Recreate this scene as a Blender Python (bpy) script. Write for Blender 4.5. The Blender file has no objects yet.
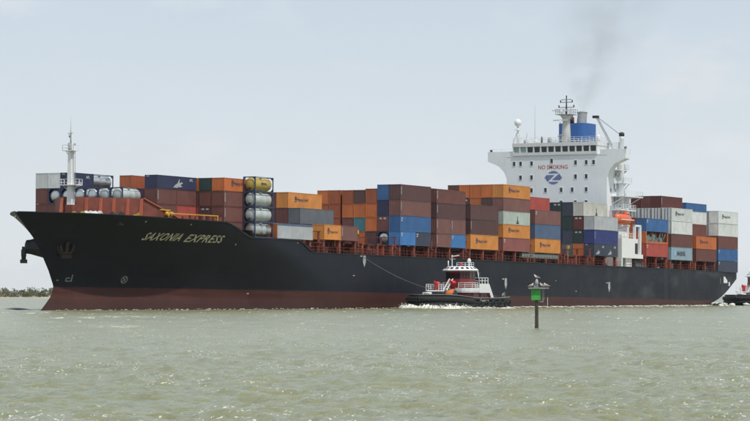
import bpy, bmesh, math, random
import numpy as np
from mathutils import Matrix, Vector
R = math.radians
random.seed(7)
scene = bpy.context.scene
col = scene.collection

# ------------------------------------------------------------------ camera
EYE = 2.4                       # metres above the water
FPX, YHOR, CX = 2970.6, 295.5, 375.0   # focal length, horizon and centre in photo pixels (750 wide)
cam = bpy.data.cameras.new('camera')
camo = bpy.data.objects.new('camera', cam)
col.objects.link(camo)
cam.sensor_fit = 'HORIZONTAL'
cam.sensor_width = 36.0
cam.lens = 36.0 * FPX / 750.0
cam.shift_y = (YHOR - 210.5) / 750.0
cam.clip_start, cam.clip_end = 1.0, 60000.0
camo.location = (0, 0, EYE)
camo.rotation_euler = (R(90), 0, 0)
scene.camera = camo

# ------------------------------------------------------------------ sky, sun, exposure
SUN_EL = R(58)
SUN_H = Vector((0.66, -0.75, 0)).normalized()
SUN_ROT = math.atan2(SUN_H.x, SUN_H.y)
CLOUD_OFF = (5.9, 3.6, 8.6)
world = bpy.data.worlds.new('World')
scene.world = world
world.use_nodes = True
wt = world.node_tree
for n in list(wt.nodes):
    wt.nodes.remove(n)
sky = wt.nodes.new('ShaderNodeTexSky')
sky.sky_type = 'NISHITA'
sky.sun_disc = False
sky.sun_elevation = SUN_EL
sky.sun_rotation = SUN_ROT
sky.altitude = 0
sky.air_density = 1.0
sky.dust_density = 2.0
sky.ozone_density = 1.6
wtc = wt.nodes.new('ShaderNodeTexCoord')
wmap = wt.nodes.new('ShaderNodeMapping')
wmap.inputs['Scale'].default_value = (9.0, 9.0, 20.0)
wmap.inputs['Location'].default_value = (3.1, 0.7, 0.35)
wn = wt.nodes.new('ShaderNodeTexNoise')
wn.inputs['Scale'].default_value = 1.0
wn.inputs['Detail'].default_value = 7.0
wn.inputs['Roughness'].default_value = 0.5
wr = wt.nodes.new('ShaderNodeMapRange')
wr.interpolation_type = 'SMOOTHSTEP'
wr.inputs['From Min'].default_value = 0.46
wr.inputs['From Max'].default_value = 0.76
wr.inputs['To Min'].default_value = 0.93
wr.inputs['To Max'].default_value = 1.0
wmix = wt.nodes.new('ShaderNodeMix')
wmix.data_type = 'RGBA'
wsep = wt.nodes.new('ShaderNodeSeparateXYZ')              # bright hazy veil, whiter towards the horizon
wt.links.new(wtc.outputs['Generated'], wsep.inputs[0])
wramp = wt.nodes.new('ShaderNodeValToRGB')
wramp.color_ramp.elements[0].position = 0.0
wramp.color_ramp.elements[0].color = (0.790, 0.826, 0.845, 1)
wramp.color_ramp.elements[1].position = 0.13
wramp.color_ramp.elements[1].color = (0.535, 0.640, 0.745, 1)
wt.links.new(wsep.outputs['Z'], wramp.inputs['Fac'])
wsc = wt.nodes.new('ShaderNodeVectorMath')
wsc.operation = 'SCALE'
wsc.inputs['Scale'].default_value = 10.0
wt.links.new(wramp.outputs['Color'], wsc.inputs[0])
wt.links.new(wsc.outputs['Vector'], wmix.inputs['B'])
wbg = wt.nodes.new('ShaderNodeBackground')
wbg.inputs['Strength'].default_value = 0.104
wout = wt.nodes.new('ShaderNodeOutputWorld')
wl = wt.links.new
wl(wtc.outputs['Generated'], wmap.inputs['Vector'])
wl(wmap.outputs['Vector'], wn.inputs['Vector'])
wl(wn.outputs['Fac'], wr.inputs['Value'])
wl(wr.outputs['Result'], wmix.inputs['Factor'])
wl(sky.outputs['Color'], wmix.inputs['A'])
wmap2 = wt.nodes.new('ShaderNodeMapping')
wmap2.inputs['Scale'].default_value = (11.0, 11.0, 22.0)
wmap2.inputs['Location'].default_value = CLOUD_OFF
wn2 = wt.nodes.new('ShaderNodeTexNoise')
wn2.inputs['Scale'].default_value = 1.0
wn2.inputs['Detail'].default_value = 8.0
wn2.inputs['Roughness'].default_value = 0.55
wr2 = wt.nodes.new('ShaderNodeMapRange')
wr2.interpolation_type = 'SMOOTHSTEP'
wr2.inputs['From Min'].default_value = 0.52
wr2.inputs['From Max'].default_value = 0.68
wr2.inputs['To Max'].default_value = 0.42
wmix2 = wt.nodes.new('ShaderNodeMix')
wmix2.data_type = 'RGBA'
wmix2.inputs['B'].default_value = (8.4, 8.4, 8.25, 1)      # soft white cumulus
wl(wtc.outputs['Generated'], wmap2.inputs['Vector'])
wl(wmap2.outputs['Vector'], wn2.inputs['Vector'])
wl(wn2.outputs['Fac'], wr2.inputs['Value'])
wl(wr2.outputs['Result'], wmix2.inputs['Factor'])
wl(wmix.outputs['Result'], wmix2.inputs['A'])
wl(wmix2.outputs['Result'], wbg.inputs['Color'])
wl(wbg.outputs['Background'], wout.inputs['Surface'])

sl = bpy.data.lights.new('sun', 'SUN')
sl.energy = 2.9
sl.angle = R(1.0)
sl.color = (1.0, 0.95, 0.87)
so = bpy.data.objects.new('sun', sl)
col.objects.link(so)
to_sun = SUN_H * math.cos(SUN_EL) + Vector((0, 0, math.sin(SUN_EL)))
so.rotation_euler = to_sun.to_track_quat('Z', 'Y').to_euler()
so.location = (60, -120, 200)

scene.view_settings.view_transform = 'Standard'
scene.view_settings.look = 'None'
scene.view_settings.exposure = 0.0
scene.view_settings.gamma = 1.0
scene.cycles.use_denoising = True
scene.cycles.max_bounces = 6
scene.cycles.volume_bounces = 0
scene.cycles.volume_step_rate = 1.0

# ------------------------------------------------------------------ frames of reference
A_SHIP = R(28.728)     # ship's axis against the line of sight
TRIM = 0.0105          # bow up
U2 = (math.sin(A_SHIP), math.cos(A_SHIP))          # towards the stern
Q2 = (math.cos(A_SHIP), -math.sin(A_SHIP))         # towards port
ORG = (4.592 - 16.1 * Q2[0], 552.03 - 16.1 * Q2[1])
_f = Vector((-U2[0] * math.cos(TRIM), -U2[1] * math.cos(TRIM), math.sin(TRIM)))
_p = Vector((Q2[0], Q2[1], 0))
_u = _f.cross(_p)
SHIP = Matrix(((_f.x, _p.x, _u.x, ORG[0]), (_f.y, _p.y, _u.y, ORG[1]), (_f.z, _p.z, _u.z, 0), (0, 0, 0, 1)))
# ship coordinates: x = forward, y = port, z = up; "L" below is metres aft of the reference bay, x = -L

def p_of(x, L):            # photo column -> metres to port at station L
    t = (x - CX) / FPX
    bx, by = ORG[0] + U2[0] * L, ORG[1] + U2[1] * L
    return (t * by - bx) / (Q2[0] - t * Q2[1])

def L_of(x, p):            # photo column -> station on the plane p metres to port
    t = (x - CX) / FPX
    bx, by = ORG[0] + Q2[0] * p, ORG[1] + Q2[1] * p
    return (t * by - bx) / (U2[0] - t * U2[1])

def z_of(y, L, p):
    d = ORG[1] + U2[1] * L + Q2[1] * p
    return EYE + (YHOR - y) * d / FPX + L * TRIM

def ground(x, y):          # photo pixel -> point on the water
    d = EYE * FPX / (y - YHOR)
    return Vector(((x - CX) * d / FPX, d, 0))

# ------------------------------------------------------------------ materials
MATS = {}

def mat(name, color, rough=0.55, metal=0.0, var=0.25, vscale=0.6, streak=0.0, streak_col=(0.10, 0.045, 0.025), bump=0.0,
        bscale=8.0, spec=0.5, rnd=0.0):
    """painted / weathered surface: colour mottled by noise, vertical streaks of rust or dirt, slight variation per object"""
    if name in MATS:
        return MATS[name]
    m = bpy.data.materials.new(name)
    m.use_nodes = True
    t = m.node_tree
    b = t.nodes['Principled BSDF']
    b.inputs['Roughness'].default_value = rough
    b.inputs['Metallic'].default_value = metal
    b.inputs['Specular IOR Level'].default_value = spec
    tc = t.nodes.new('ShaderNodeTexCoord')
    oi = t.nodes.new('ShaderNodeObjectInfo')
    add = t.nodes.new('ShaderNodeVectorMath')
    add.operation = 'MULTIPLY_ADD'
    add.inputs[1].default_value = (1, 1, 1)
    sc = t.nodes.new('ShaderNodeVectorMath')
    sc.operation = 'SCALE'
    sc.inputs[0].default_value = (37.0, 51.0, 23.0)
    t.links.new(oi.outputs['Random'], sc.inputs['Scale'])
    t.links.new(tc.outputs['Object'], add.inputs[0])
    t.links.new(sc.outputs['Vector'], add.inputs[2])
    n1 = t.nodes.new('ShaderNodeTexNoise')
    n1.inputs['Scale'].default_value = vscale
    n1.inputs['Detail'].default_value = 6
    n1.inputs['Roughness'].default_value = 0.65
    t.links.new(add.outputs['Vector'], n1.inputs['Vector'])
    mr = t.nodes.new('ShaderNodeMapRange')
    mr.inputs['From Min'].default_value = 0.3
    mr.inputs['From Max'].default_value = 0.7
    mr.inputs['To Min'].default_value = 1.0 - var
    mr.inputs['To Max'].default_value = 1.0 + var
    t.links.new(n1.outputs['Fac'], mr.inputs['Value'])
    hsv = t.nodes.new('ShaderNodeHueSaturation')
    hsv.inputs['Color'].default_value = (*color, 1)
    t.links.new(mr.outputs['Result'], hsv.inputs['Value'])
    if rnd:
        mh = t.nodes.new('ShaderNodeMapRange')
        mh.inputs['To Min'].default_value = 1.0 - rnd
        mh.inputs['To Max'].default_value = 1.0 + rnd
        t.links.new(oi.outputs['Random'], mh.inputs['Value'])
        mm = t.nodes.new('ShaderNodeMath')
        mm.operation = 'MULTIPLY'
        t.links.new(mr.outputs['Result'], mm.inputs[0])
        t.links.new(mh.outputs['Result'], mm.inputs[1])
        t.links.new(mm.outputs['Value'], hsv.inputs['Value'])
    out = hsv.outputs['Color']
    if streak:
        mp = t.nodes.new('ShaderNodeMapping')
        mp.inputs['Scale'].default_value = (1.6, 1.6, 0.12)
        n2 = t.nodes.new('ShaderNodeTexNoise')
        n2.inputs['Scale'].default_value = 1.0
        n2.inputs['Detail'].default_value = 5
        n2.inputs['Roughness'].default_value = 0.7
        t.links.new(add.outputs['Vector'], mp.inputs['Vector'])
        t.links.new(mp.outputs['Vector'], n2.inputs['Vector'])
        r2 = t.nodes.new('ShaderNodeMapRange')
        r2.inputs['From Min'].default_value = 0.52
        r2.inputs['From Max'].default_value = 0.75
        r2.inputs['To Max'].default_value = streak
        t.links.new(n2.outputs['Fac'], r2.inputs['Value'])
        mx = t.nodes.new('ShaderNodeMix')
        mx.data_type = 'RGBA'
        mx.inputs['B'].default_value = (*streak_col, 1)
        t.links.new(r2.outputs['Result'], mx.inputs['Factor'])
        t.links.new(out, mx.inputs['A'])
        out = mx.outputs['Result']
    t.links.new(out, b.inputs['Base Color'])
    if bump:
        n3 = t.nodes.new('ShaderNodeTexNoise')
        n3.inputs['Scale'].default_value = bscale
        n3.inputs['Detail'].default_value = 4
        t.links.new(tc.outputs['Object'], n3.inputs['Vector'])
        bp = t.nodes.new('ShaderNodeBump')
        bp.inputs['Strength'].default_value = bump
        bp.inputs['Distance'].default_value = 0.05
        t.links.new(n3.outputs['Fac'], bp.inputs['Height'])
        t.links.new(bp.outputs['Normal'], b.inputs['Normal'])
    MATS[name] = m
    return m

PAL = {
    'rust brown': (0.145, 0.054, 0.044), 'dark brown': (0.094, 0.044, 0.042), 'pinkish brown': (0.185, 0.082, 0.072),
    'maroon': (0.105, 0.027, 0.023), 'orange': (0.500, 0.140, 0.038), 'yellow orange': (0.560, 0.222, 0.050),
    'burnt orange': (0.330, 0.090, 0.036), 'blue': (0.042, 0.125, 0.300), 'bright blue': (0.050, 0.180, 0.420),
    'royal blue': (0.033, 0.046, 0.180), 'navy': (0.026, 0.032, 0.078), 'slate navy': (0.046, 0.056, 0.086),
    'slate blue': (0.080, 0.125, 0.215), 'dark green': (0.024, 0.044, 0.041), 'grey': (0.115, 0.130, 0.145),
    'light grey': (0.430, 0.450, 0.465), 'white': (0.600, 0.620, 0.610), 'cream': (0.540, 0.530, 0.475),
    'teal': (0.055, 0.170, 0.200), 'red': (0.360, 0.066, 0.050), 'pale red': (0.285, 0.095, 0.085),
    'powder blue': (0.240, 0.330, 0.390), 'pale green': (0.430, 0.480, 0.440),
}

def cmat(c):
    light = max(PAL[c]) > 0.4 and min(PAL[c]) > 0.2
    return mat('paint_' + c.replace(' ', '_'), PAL[c], rough=0.55, var=0.16, vscale=0.45, streak=0.30 if light else 0.22,
               streak_col=(0.16, 0.10, 0.07) if light else (0.06, 0.035, 0.03), rnd=0.10)

M_WHITE = mat('white_paint', (0.78, 0.80, 0.82), rough=0.45, var=0.05, vscale=0.25, streak=0.14, streak_col=(0.42, 0.33, 0.24))
M_WHITE2 = mat('fresh_white_paint', (0.80, 0.80, 0.79), rough=0.4, var=0.04, vscale=0.8)
M_DECKRED = mat('deck_red_paint', (0.20, 0.052, 0.034), rough=0.6, var=0.3, vscale=0.7, streak=0.3, streak_col=(0.06, 0.03, 0.025))
M_DECK = mat('deck_plating', (0.085, 0.035, 0.028), rough=0.7, var=0.3)
M_ORRED = mat('orange_red_primer', (0.27, 0.068, 0.040), rough=0.55, var=0.25)
M_BRKT = mat('bracket_orange', (0.46, 0.115, 0.060), rough=0.5, var=0.15)
M_DARK = mat('dark_steel', (0.03, 0.031, 0.033), rough=0.6, var=0.3)
M_BLACK = mat('black_paint', (0.012, 0.012, 0.014), rough=0.5, var=0.3)
M_RUBBER = mat('black_rubber', (0.014, 0.014, 0.015), rough=0.8, var=0.3, bump=0.3)
M_GLASS = mat('dark_window_glass', (0.018, 0.024, 0.028), rough=0.08, var=0.1)
M_FUNBLUE = mat('funnel_blue', (0.035, 0.12, 0.36), rough=0.5, var=0.12)
M_LOGO = mat('logo_blue', (0.055, 0.11, 0.33), rough=0.5, var=0.1)
M_SIGNRED = mat('sign_red', (0.42, 0.05, 0.04), rough=0.5, var=0.1)
M_STEEL = mat('tank_steel', (0.60, 0.62, 0.61), rough=0.30, metal=0.75, var=0.15, vscale=0.7, streak=0.35, streak_col=(0.22, 0.2, 0.18))
M_TANKWHITE = mat('tank_white', (0.47, 0.51, 0.50), rough=0.4, var=0.15, streak=0.35, streak_col=(0.22, 0.20, 0.17))
M_TANKYEL = mat('tank_yellow', (0.46, 0.33, 0.075), rough=0.4, var=0.15, streak=0.25)
M_TFRAME = mat('tank_frame_blue', (0.035, 0.05, 0.10), rough=0.5, var=0.2)
M_LETTER = mat('cream_lettering', (0.50, 0.47, 0.34), rough=0.6, var=0.2, vscale=1.5)
M_WMARK = mat('white_mark', (0.40, 0.41, 0.41), rough=0.6, var=0.25, vscale=2.0)
M_GMARK = mat('worn_grey_mark', (0.20, 0.205, 0.20), rough=0.6, var=0.4, vscale=2.0)
M_HLBLUE = mat('dark_blue_lettering', (0.085, 0.070, 0.105), rough=0.6, var=0.1)
M_LIFE = mat('lifeboat_orange', (0.68, 0.13, 0.045), rough=0.4, var=0.1)
M_YEL = mat('yellow_paint', (0.62, 0.36, 0.03), rough=0.5, var=0.2)
M_GREYP = mat('grey_paint', (0.30, 0.31, 0.31), rough=0.5, var=0.15)
M_TUGHULL = mat('tug_hull_paint', (0.032, 0.036, 0.052), rough=0.45, var=0.3, vscale=0.9, streak=0.3, streak_col=(0.10, 0.09, 0.08))
M_TUGRED = mat('tug_red_paint', (0.215, 0.030, 0.026), rough=0.4, var=0.15)
M_MONRED = mat('monitor_red', (0.58, 0.030, 0.040), rough=0.35, var=0.1)
M_ROPE = mat('orange_rope', (0.62, 0.17, 0.04), rough=0.8, var=0.3, vscale=6, bump=0.5)
M_TUGRAIL = mat('bulwark_cap', (0.24, 0.22, 0.19), rough=0.7, var=0.3)
M_PILE = mat('weathered_pile', (0.060, 0.052, 0.045), rough=0.85, var=0.4, vscale=3, bump=0.6)
M_PLAT = mat('galvanised_platform', (0.26, 0.26, 0.25), rough=0.6, var=0.3, vscale=3)
M_DAYGREEN = mat('daymark_green', (0.045, 0.40, 0.050), rough=0.5, var=0.12, vscale=3)
M_BIRDW = mat('white_feathers', (0.74, 0.72, 0.68), rough=0.8, var=0.1, vscale=9)
M_BIRDG = mat('brown_grey_feathers', (0.22, 0.17, 0.14), rough=0.8, var=0.3, vscale=12)
M_BILL = mat('bill_and_legs', (0.20, 0.09, 0.03), rough=0.6, var=0.1)

# ------------------------------------------------------------------ mesh helpers
class MB:
    def __init__(self):
        self.v, self.f, self.sm = [], [], []

    def add(self, vs, fs, smooth=False):
        o = len(self.v)
        self.v += [tuple(x) for x in vs]
        for f in fs:
            self.f.append(tuple(i + o for i in f))
            self.sm.append(smooth)
        return self

    def box(self, x0, x1, y0, y1, z0, z1):
        if x0 > x1: x0, x1 = x1, x0
        if y0 > y1: y0, y1 = y1, y0
        if z0 > z1: z0, z1 = z1, z0
        vs = [(x0, y0, z0), (x1, y0, z0), (x1, y1, z0), (x0, y1, z0), (x0, y0, z1), (x1, y0, z1), (x1, y1, z1), (x0, y1, z1)]
        return self.add(vs, [(3, 2, 1, 0), (4, 5, 6, 7), (0, 1, 5, 4), (1, 2, 6, 5), (2, 3, 7, 6), (3, 0, 4, 7)])

    def lbox(self, L0, L1, y0, y1, z0, z1):      # stations measured aft
        return self.box(-L1, -L0, y0, y1, z0, z1)

    def tube(self, p0, p1, r0, r1=None, n=8, caps=True, smooth=True):
        r1 = r0 if r1 is None else r1
        p0, p1 = Vector(p0), Vector(p1)
        d = (p1 - p0).normalized()
        a = d.orthogonal().normalized()
        b = d.cross(a)
        vs = []
        for p, r in ((p0, r0), (p1, r1)):
            for i in range(n):
                t = 2 * math.pi * i / n
                vs.append(p + (a * math.cos(t) + b * math.sin(t)) * r)
        self.add(vs, [(i, (i + 1) % n, n + (i + 1) % n, n + i) for i in range(n)], smooth)
        if caps:
            o = len(self.v) - 2 * n
            self.f.append(tuple(o + i for i in reversed(range(n)))); self.sm.append(False)
            self.f.append(tuple(o + n + i for i in range(n))); self.sm.append(False)
        return self

    def bar(self, p0, p1, w, h=None):               # square bar
        h = w if h is None else h
        p0, p1 = Vector(p0), Vector(p1)
        d = (p1 - p0).normalized()
        up = Vector((0, 0, 1)) if abs(d.z) < 0.95 else Vector((1, 0, 0))
        a = d.cross(up).normalized() * (w / 2)
        b = a.cross(d).normalized() * (h / 2)
        vs = [p0 - a - b, p0 + a - b, p0 + a + b, p0 - a + b, p1 - a - b, p1 + a - b, p1 + a + b, p1 - a + b]
        return self.add(vs, [(3, 2, 1, 0), (4, 5, 6, 7), (0, 1, 5, 4), (1, 2, 6, 5), (2, 3, 7, 6), (3, 0, 4, 7)])

    def prism(self, poly, d0, d1, axis='x'):
        """poly = list of 2D points; extruded from d0 to d1 along axis (x: poly is (y,z); y: (x,z); z: (x,y))"""
        def pt(a, b, d):
            return {'x': (d, a, b), 'y': (a, d, b), 'z': (a, b, d)}[axis]
        n = len(poly)
        vs = [pt(a, b, d0) for a, b in poly] + [pt(a, b, d1) for a, b in poly]
        return self.add(vs, [tuple(range(n)), tuple(range(2 * n - 1, n - 1, -1))] +
                        [(i, n + i, n + (i + 1) % n, (i + 1) % n) for i in range(n)])

    def lathe(self, prof, o=(0, 0, 0), axis='z', n=12, smooth=True, squash=(1, 1)):
        vs, fs = [], []
        for r, h in prof:
            for i in range(n):
                t = 2 * math.pi * i / n
                a, b = r * math.cos(t) * squash[0], r * math.sin(t) * squash[1]
                p = {'z': (a, b, h), 'x': (h, a, b), 'y': (b, h, a)}[axis]
                vs.append((p[0] + o[0], p[1] + o[1], p[2] + o[2]))
        for k in range(len(prof) - 1):
            for i in range(n):
                fs.append((k * n + i, k * n + (i + 1) % n, (k + 1) * n + (i + 1) % n, (k + 1) * n + i))
        self.add(vs, fs, smooth)
        o2 = len(self.v) - len(vs)
        self.f.append(tuple(o2 + i for i in reversed(range(n)))); self.sm.append(False)
        self.f.append(tuple(o2 + (len(prof) - 1) * n + i for i in range(n))); self.sm.append(False)
        return self

    def mesh(self, name, m=None):
        me = bpy.data.meshes.new(name)
        me.from_pydata(self.v, [], self.f)
        if len(self.f):
            me.polygons.foreach_set('use_smooth', self.sm)
        bm = bmesh.new()
        bm.from_mesh(me)
        bmesh.ops.recalc_face_normals(bm, faces=bm.faces)
        bm.to_mesh(me)
        bm.free()
        if m:
            me.materials.append(m)
        return me

    def build(self, name, m, parent=None, matrix=None):
        return obj(name, self.mesh(name, m), parent, matrix)

def obj(name, me, parent=None, matrix=None):
    o = bpy.data.objects.new(name, me)
    col.objects.link(o)
    if parent:
        o.parent = parent
    if matrix is not None:
        if parent:
            o.matrix_local = matrix
        else:
            o.matrix_world = matrix
    return o

def empty(name, matrix):
    o = bpy.data.objects.new(name, None)
    o.empty_display_size = 0.5
    col.objects.link(o)
    o.matrix_world = matrix
    return o

def tag(o, label=None, cat=None, group=None, kind=None):
    if label: o['label'] = label
    if cat: o['category'] = cat
    if group: o['group'] = group
    if kind: o['kind'] = kind
    return o

TXT = {}

def text_mesh(s, size, shear=0.0, space=1.0, xscale=1.0, bold=0.0):
    """flat lettering as (verts, faces), origin at its lower left corner"""
    key = (s, size, shear, space, xscale, bold)
    if key not in TXT:
        cu = bpy.data.curves.new('lettering', 'FONT')
        cu.body = s
        cu.size = size
        cu.shear = shear
        cu.space_character = space
        cu.offset = bold
        cu.resolution_u = 2
        ob = bpy.data.objects.new('lettering', cu)
        col.objects.link(ob)
        bpy.context.view_layer.update()
        me = bpy.data.meshes.new_from_object(ob.evaluated_get(bpy.context.evaluated_depsgraph_get()))
        vs = [(v.co.x * xscale, v.co.y) for v in me.vertices]
        fs = [tuple(p.vertices) for p in me.polygons]
        bpy.data.objects.remove(ob)
        bpy.data.curves.remove(cu)
        bpy.data.meshes.remove(me)
        x0 = min(v[0] for v in vs); y0 = min(v[1] for v in vs)
        vs = [(a - x0, b - y0) for a, b in vs]
        TXT[key] = (vs, fs)
    return TXT[key]

def lerp_tab(tab, x):
    if x <= tab[0][0]: return tab[0][1]
    for (a, b), (c, d) in zip(tab, tab[1:]):
        if x <= c:
            t = (x - a) / (c - a)
            return b + (d - b) * t
    return tab[-1][1]

def sstep(a, b, x):
    t = min(1, max(0, (x - a) / (b - a)))
    return t * t * (3 - 2 * t)

# ------------------------------------------------------------------ the container ship: hull
LBOW, LTRANS, BEAM = -99.5, 169.6, 16.1
STEM = [(-3.2, -93.5), (-1.2, -92.6), (0.2, -90.8), (1.5, -89.3), (3, -88.8), (5.5, -90.2), (8.3, -92.3), (10.6, -94.4),
        (12.3, -96.5), (14.7, -99.5)]
LMID = -20.0

def ztop(L):
    z = 14.7 - 0.6 * sstep(-99, -62, L)
    z += (11.65 - 14.1) * sstep(-62.5, -52.5, L)
    z += (9.65 - 11.65) * sstep(-38, -32, L)
    return z

def zcut(L):
    return -3.5 + 2.9 * sstep(120, 146, L) + 6.6 * max(0.0, (L - 138) / (LTRANS - 138)) ** 2.3

def half_breadth(L, z):
    ls = lerp_tab(STEM, z)
    w = max(0, min(1, z / 14.6)) ** 1.7
    run = 66 + (39 - 66) * w
    n = 1.75 + (2.3 - 1.75) * w
    d = max(0, L - ls) / run
    b = BEAM * (1 - (1 - min(1, d)) ** n)
    # stern cut-up
    if L > 128:
        zc = zcut(L)
        r = 2.2
        if z < zc + r:
            k = max(0.0, min(1.0, (zc + r - z) / r))
            b *= math.sqrt(max(0, 1 - k * k)) * 0.985 + 0.015
        b -= 0.9 * sstep(150, LTRANS, L) ** 2
    return b

ship = empty('container_ship', SHIP)
tag(ship, 'long black and red hulled container ship with tall white deckhouse', 'ship')

def hull_mesh():
    nz = 44
    ts = [i / nz for i in range(nz + 1)]
    stations = [LBOW + (LMID - LBOW) * (i / 70) ** 1.35 for i in range(71)]
    stations += [LMID + (130 - LMID) * i / 75 for i in range(1, 76)]
    stations += [130 + (LTRANS - 130) * i / 40 for i in range(1, 41)]
    rows = []
    for Ln in stations:
        zt = ztop(Ln)
        line = []
        for t in ts:
            z = -3.2 + t * (zt + 3.2)
            if Ln < LMID:
                ls = lerp_tab(STEM, z)
                L = ls + (Ln - LBOW) / (LMID - LBOW) * (LMID - ls)
            else:
                L = Ln
            zz = z
            if Ln > 140:
                zc = zcut(Ln)
                zz = max(z, min(zc + t * (zt - zc), zt)) if zc > -3.2 else z
            line.append((-L, half_breadth(L, zz), zz))
        rows.append(line)
    mb = MB()
    ns = len(rows)
    for side in (1, -1):
        vs = [(x, y * side, z) for line in rows for (x, y, z) in line]
        fs = []
        for i in range(ns - 1):
            for j in range(nz):
                a = i * (nz + 1) + j
                fs.append((a, a + 1, a + nz + 2, a + nz + 1))
        mb.add(vs, fs, True)
    # transom
    vs, fs = [], []
    for (x, y, z) in rows[-1]:
        vs += [(x, y, z), (x, -y, z)]
    for j in range(nz):
        fs.append((2 * j, 2 * j + 1, 2 * j + 3, 2 * j + 2))
    mb.add(vs, fs)
    return mb, rows

mb, HROWS = hull_mesh()

def hull_material():
    m = bpy.data.materials.new('hull_paint')
    m.use_nodes = True
    t = m.node_tree
    L = t.links.new
    b = t.nodes['Principled BSDF']
    tc = t.nodes.new('ShaderNodeTexCoord')
    sx = t.nodes.new('ShaderNodeSeparateXYZ')
    L(tc.outputs['Object'], sx.inputs[0])

    def noise(scale, mapscale, detail=6, rough=0.65):
        mp = t.nodes.new('ShaderNodeMapping')
        mp.inputs['Scale'].default_value = mapscale
        n = t.nodes.new('ShaderNodeTexNoise')
        n.inputs['Scale'].default_value = scale
        n.inputs['Detail'].default_value = detail
        n.inputs['Roughness'].default_value = rough
        L(tc.outputs['Object'], mp.inputs['Vector'])
        L(mp.outputs['Vector'], n.inputs['Vector'])
        return n.outputs['Fac']

    def rng(s, a, b_, c=0.0, d=1.0):
        r = t.nodes.new('ShaderNodeMapRange')
        r.inputs['From Min'].default_value = a
        r.inputs['From Max'].default_value = b_
        r.inputs['To Min'].default_value = c
        r.inputs['To Max'].default_value = d
        L(s, r.inputs['Value'])
        return r.outputs['Result']

    def mul(a, b_):
        n = t.nodes.new('ShaderNodeMath')
        n.operation = 'MULTIPLY'
        for k, s in enumerate((a, b_)):
            if isinstance(s, (int, float)): n.inputs[k].default_value = s
            else: L(s, n.inputs[k])
        return n.outputs[0]

    def mix(f, a, b_):
        n = t.nodes.new('ShaderNodeMix')
        n.data_type = 'RGBA'
        L(f, n.inputs['Factor'])
        for k, s in (('A', a), ('B', b_)):
            if isinstance(s, tuple): n.inputs[k].default_value = (*s, 1)
            else: L(s, n.inputs[k])
        return n.outputs['Result']
    big = noise(0.10, (1, 1, 1.6))
    streak = noise(1.0, (0.45, 0.45, 0.06), 6, 0.7)
    horiz = noise(1.0, (0.05, 0.05, 0.9), 5, 0.6)
    aft = rng(sx.outputs['X'], 40, -150, 0.0, 1.0)              # paint is greyer towards the stern
    black = mix(rng(big, 0.35, 0.7), (0.0088, 0.0094, 0.0150), (0.0145, 0.0160, 0.0235))
    black = mix(mul(aft, 0.7), black, (0.0115, 0.0140, 0.0215))
    black = mix(mul(rng(streak, 0.54, 0.74), mul(aft, 0.55)), black, (0.085, 0.088, 0.088))
    patch = noise(0.33, (0.45, 1, 0.9), 3, 0.4)
    black = mix(mul(rng(patch, 0.52, 0.70), mul(rng(sx.outputs['X'], -70, -125), 0.6)), black, (0.062, 0.066, 0.072))
    red = mix(rng(big, 0.3, 0.7), (0.047, 0.0160, 0.0125), (0.068, 0.025, 0.020))
    red = mix(mul(rng(horiz, 0.52, 0.7), 0.55), red, (0.095, 0.042, 0.036))
    red = mix(mul(rng(streak, 0.5, 0.72), 0.6), red, (0.035, 0.020, 0.020))
    zline = t.nodes.new('ShaderNodeMath')
    zline.operation = 'ADD'
    L(sx.outputs['Z'], zline.inputs[0])
    L(rng(noise(0.8, (1, 1, 0.2), 3), 0.3, 0.7, -0.06, 0.06), zline.inputs[1])
    cmb = t.nodes.new('ShaderNodeCombineXYZ')
    L(sx.outputs['X'], cmb.inputs['X'])
    L(sx.outputs['Z'], cmb.inputs['Y'])
    bk_ = t.nodes.new('ShaderNodeTexBrick')
    bk_.inputs['Scale'].default_value = 1.0
    bk_.inputs['Brick Width'].default_value = 9.0
    bk_.inputs['Row Height'].default_value = 2.3
    bk_.inputs['Mortar Size'].default_value = 0.045
    bk_.inputs['Color1'].default_value = (0.0, 0.0, 0.0, 1)
    bk_.inputs['Color2'].default_value = (1.0, 1.0, 1.0, 1)
    bk_.inputs['Mortar'].default_value = (0.9, 0.9, 0.9, 1)
    L(cmb.outputs['Vector'], bk_.inputs['Vector'])
    plate = bk_.outputs['Color']
    black = mix(mul(plate, 0.24), black, (0.024, 0.026, 0.031))
    red = mix(mul(plate, 0.30), red, (0.10, 0.042, 0.034))
    rust = noise(1.0, (0.9, 0.9, 0.10), 4, 0.6)
    black = mix(mul(rng(rust, 0.66, 0.76), 0.45), black, (0.055, 0.030, 0.020))
    colr = mix(rng(zline.outputs[0], 2.82, 2.88), red, black)
    # weed and slime just above the water
    colr = mix(mul(rng(zline.outputs[0], 1.2, -0.1), 0.45), colr, (0.030, 0.020, 0.016))
    L(colr, b.inputs['Base Color'])
    b.inputs['Roughness'].default_value = 0.42
    L(rng(big, 0.3, 0.7, 0.34, 0.52), b.inputs['Roughness'])
    b.inputs['Specular IOR Level'].default_value = 0.16
    # plate strakes show as slight unevenness
    bp = t.nodes.new('ShaderNodeBump')
    bp.inputs['Strength'].default_value = 0.18
    bp.inputs['Distance'].default_value = 0.12
    L(noise(0.35, (1, 1, 1.0), 2, 0.4), bp.inputs['Height'])
    L(bp.outputs['Normal'], b.inputs['Normal'])
    return m

hull = mb.build('hull', hull_material(), ship)
tag(hull, 'black painted hull with dull red boot topping')

def hull_pt(L, z, out=0.04, side=1):
    e = 0.05
    b0 = half_breadth(L, z)
    dbl = (half_breadth(L + e, z) - half_breadth(L - e, z)) / (2 * e)
    dbz = (half_breadth(L, z + e) - half_breadth(L, z - e)) / (2 * e)
    n = Vector((dbl, 1, -dbz)).normalized()         # (+x is forward = -L)
    v = Vector((-L, b0, z)) + n * out
    return Vector((v.x, v.y * side, v.z))

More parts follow.
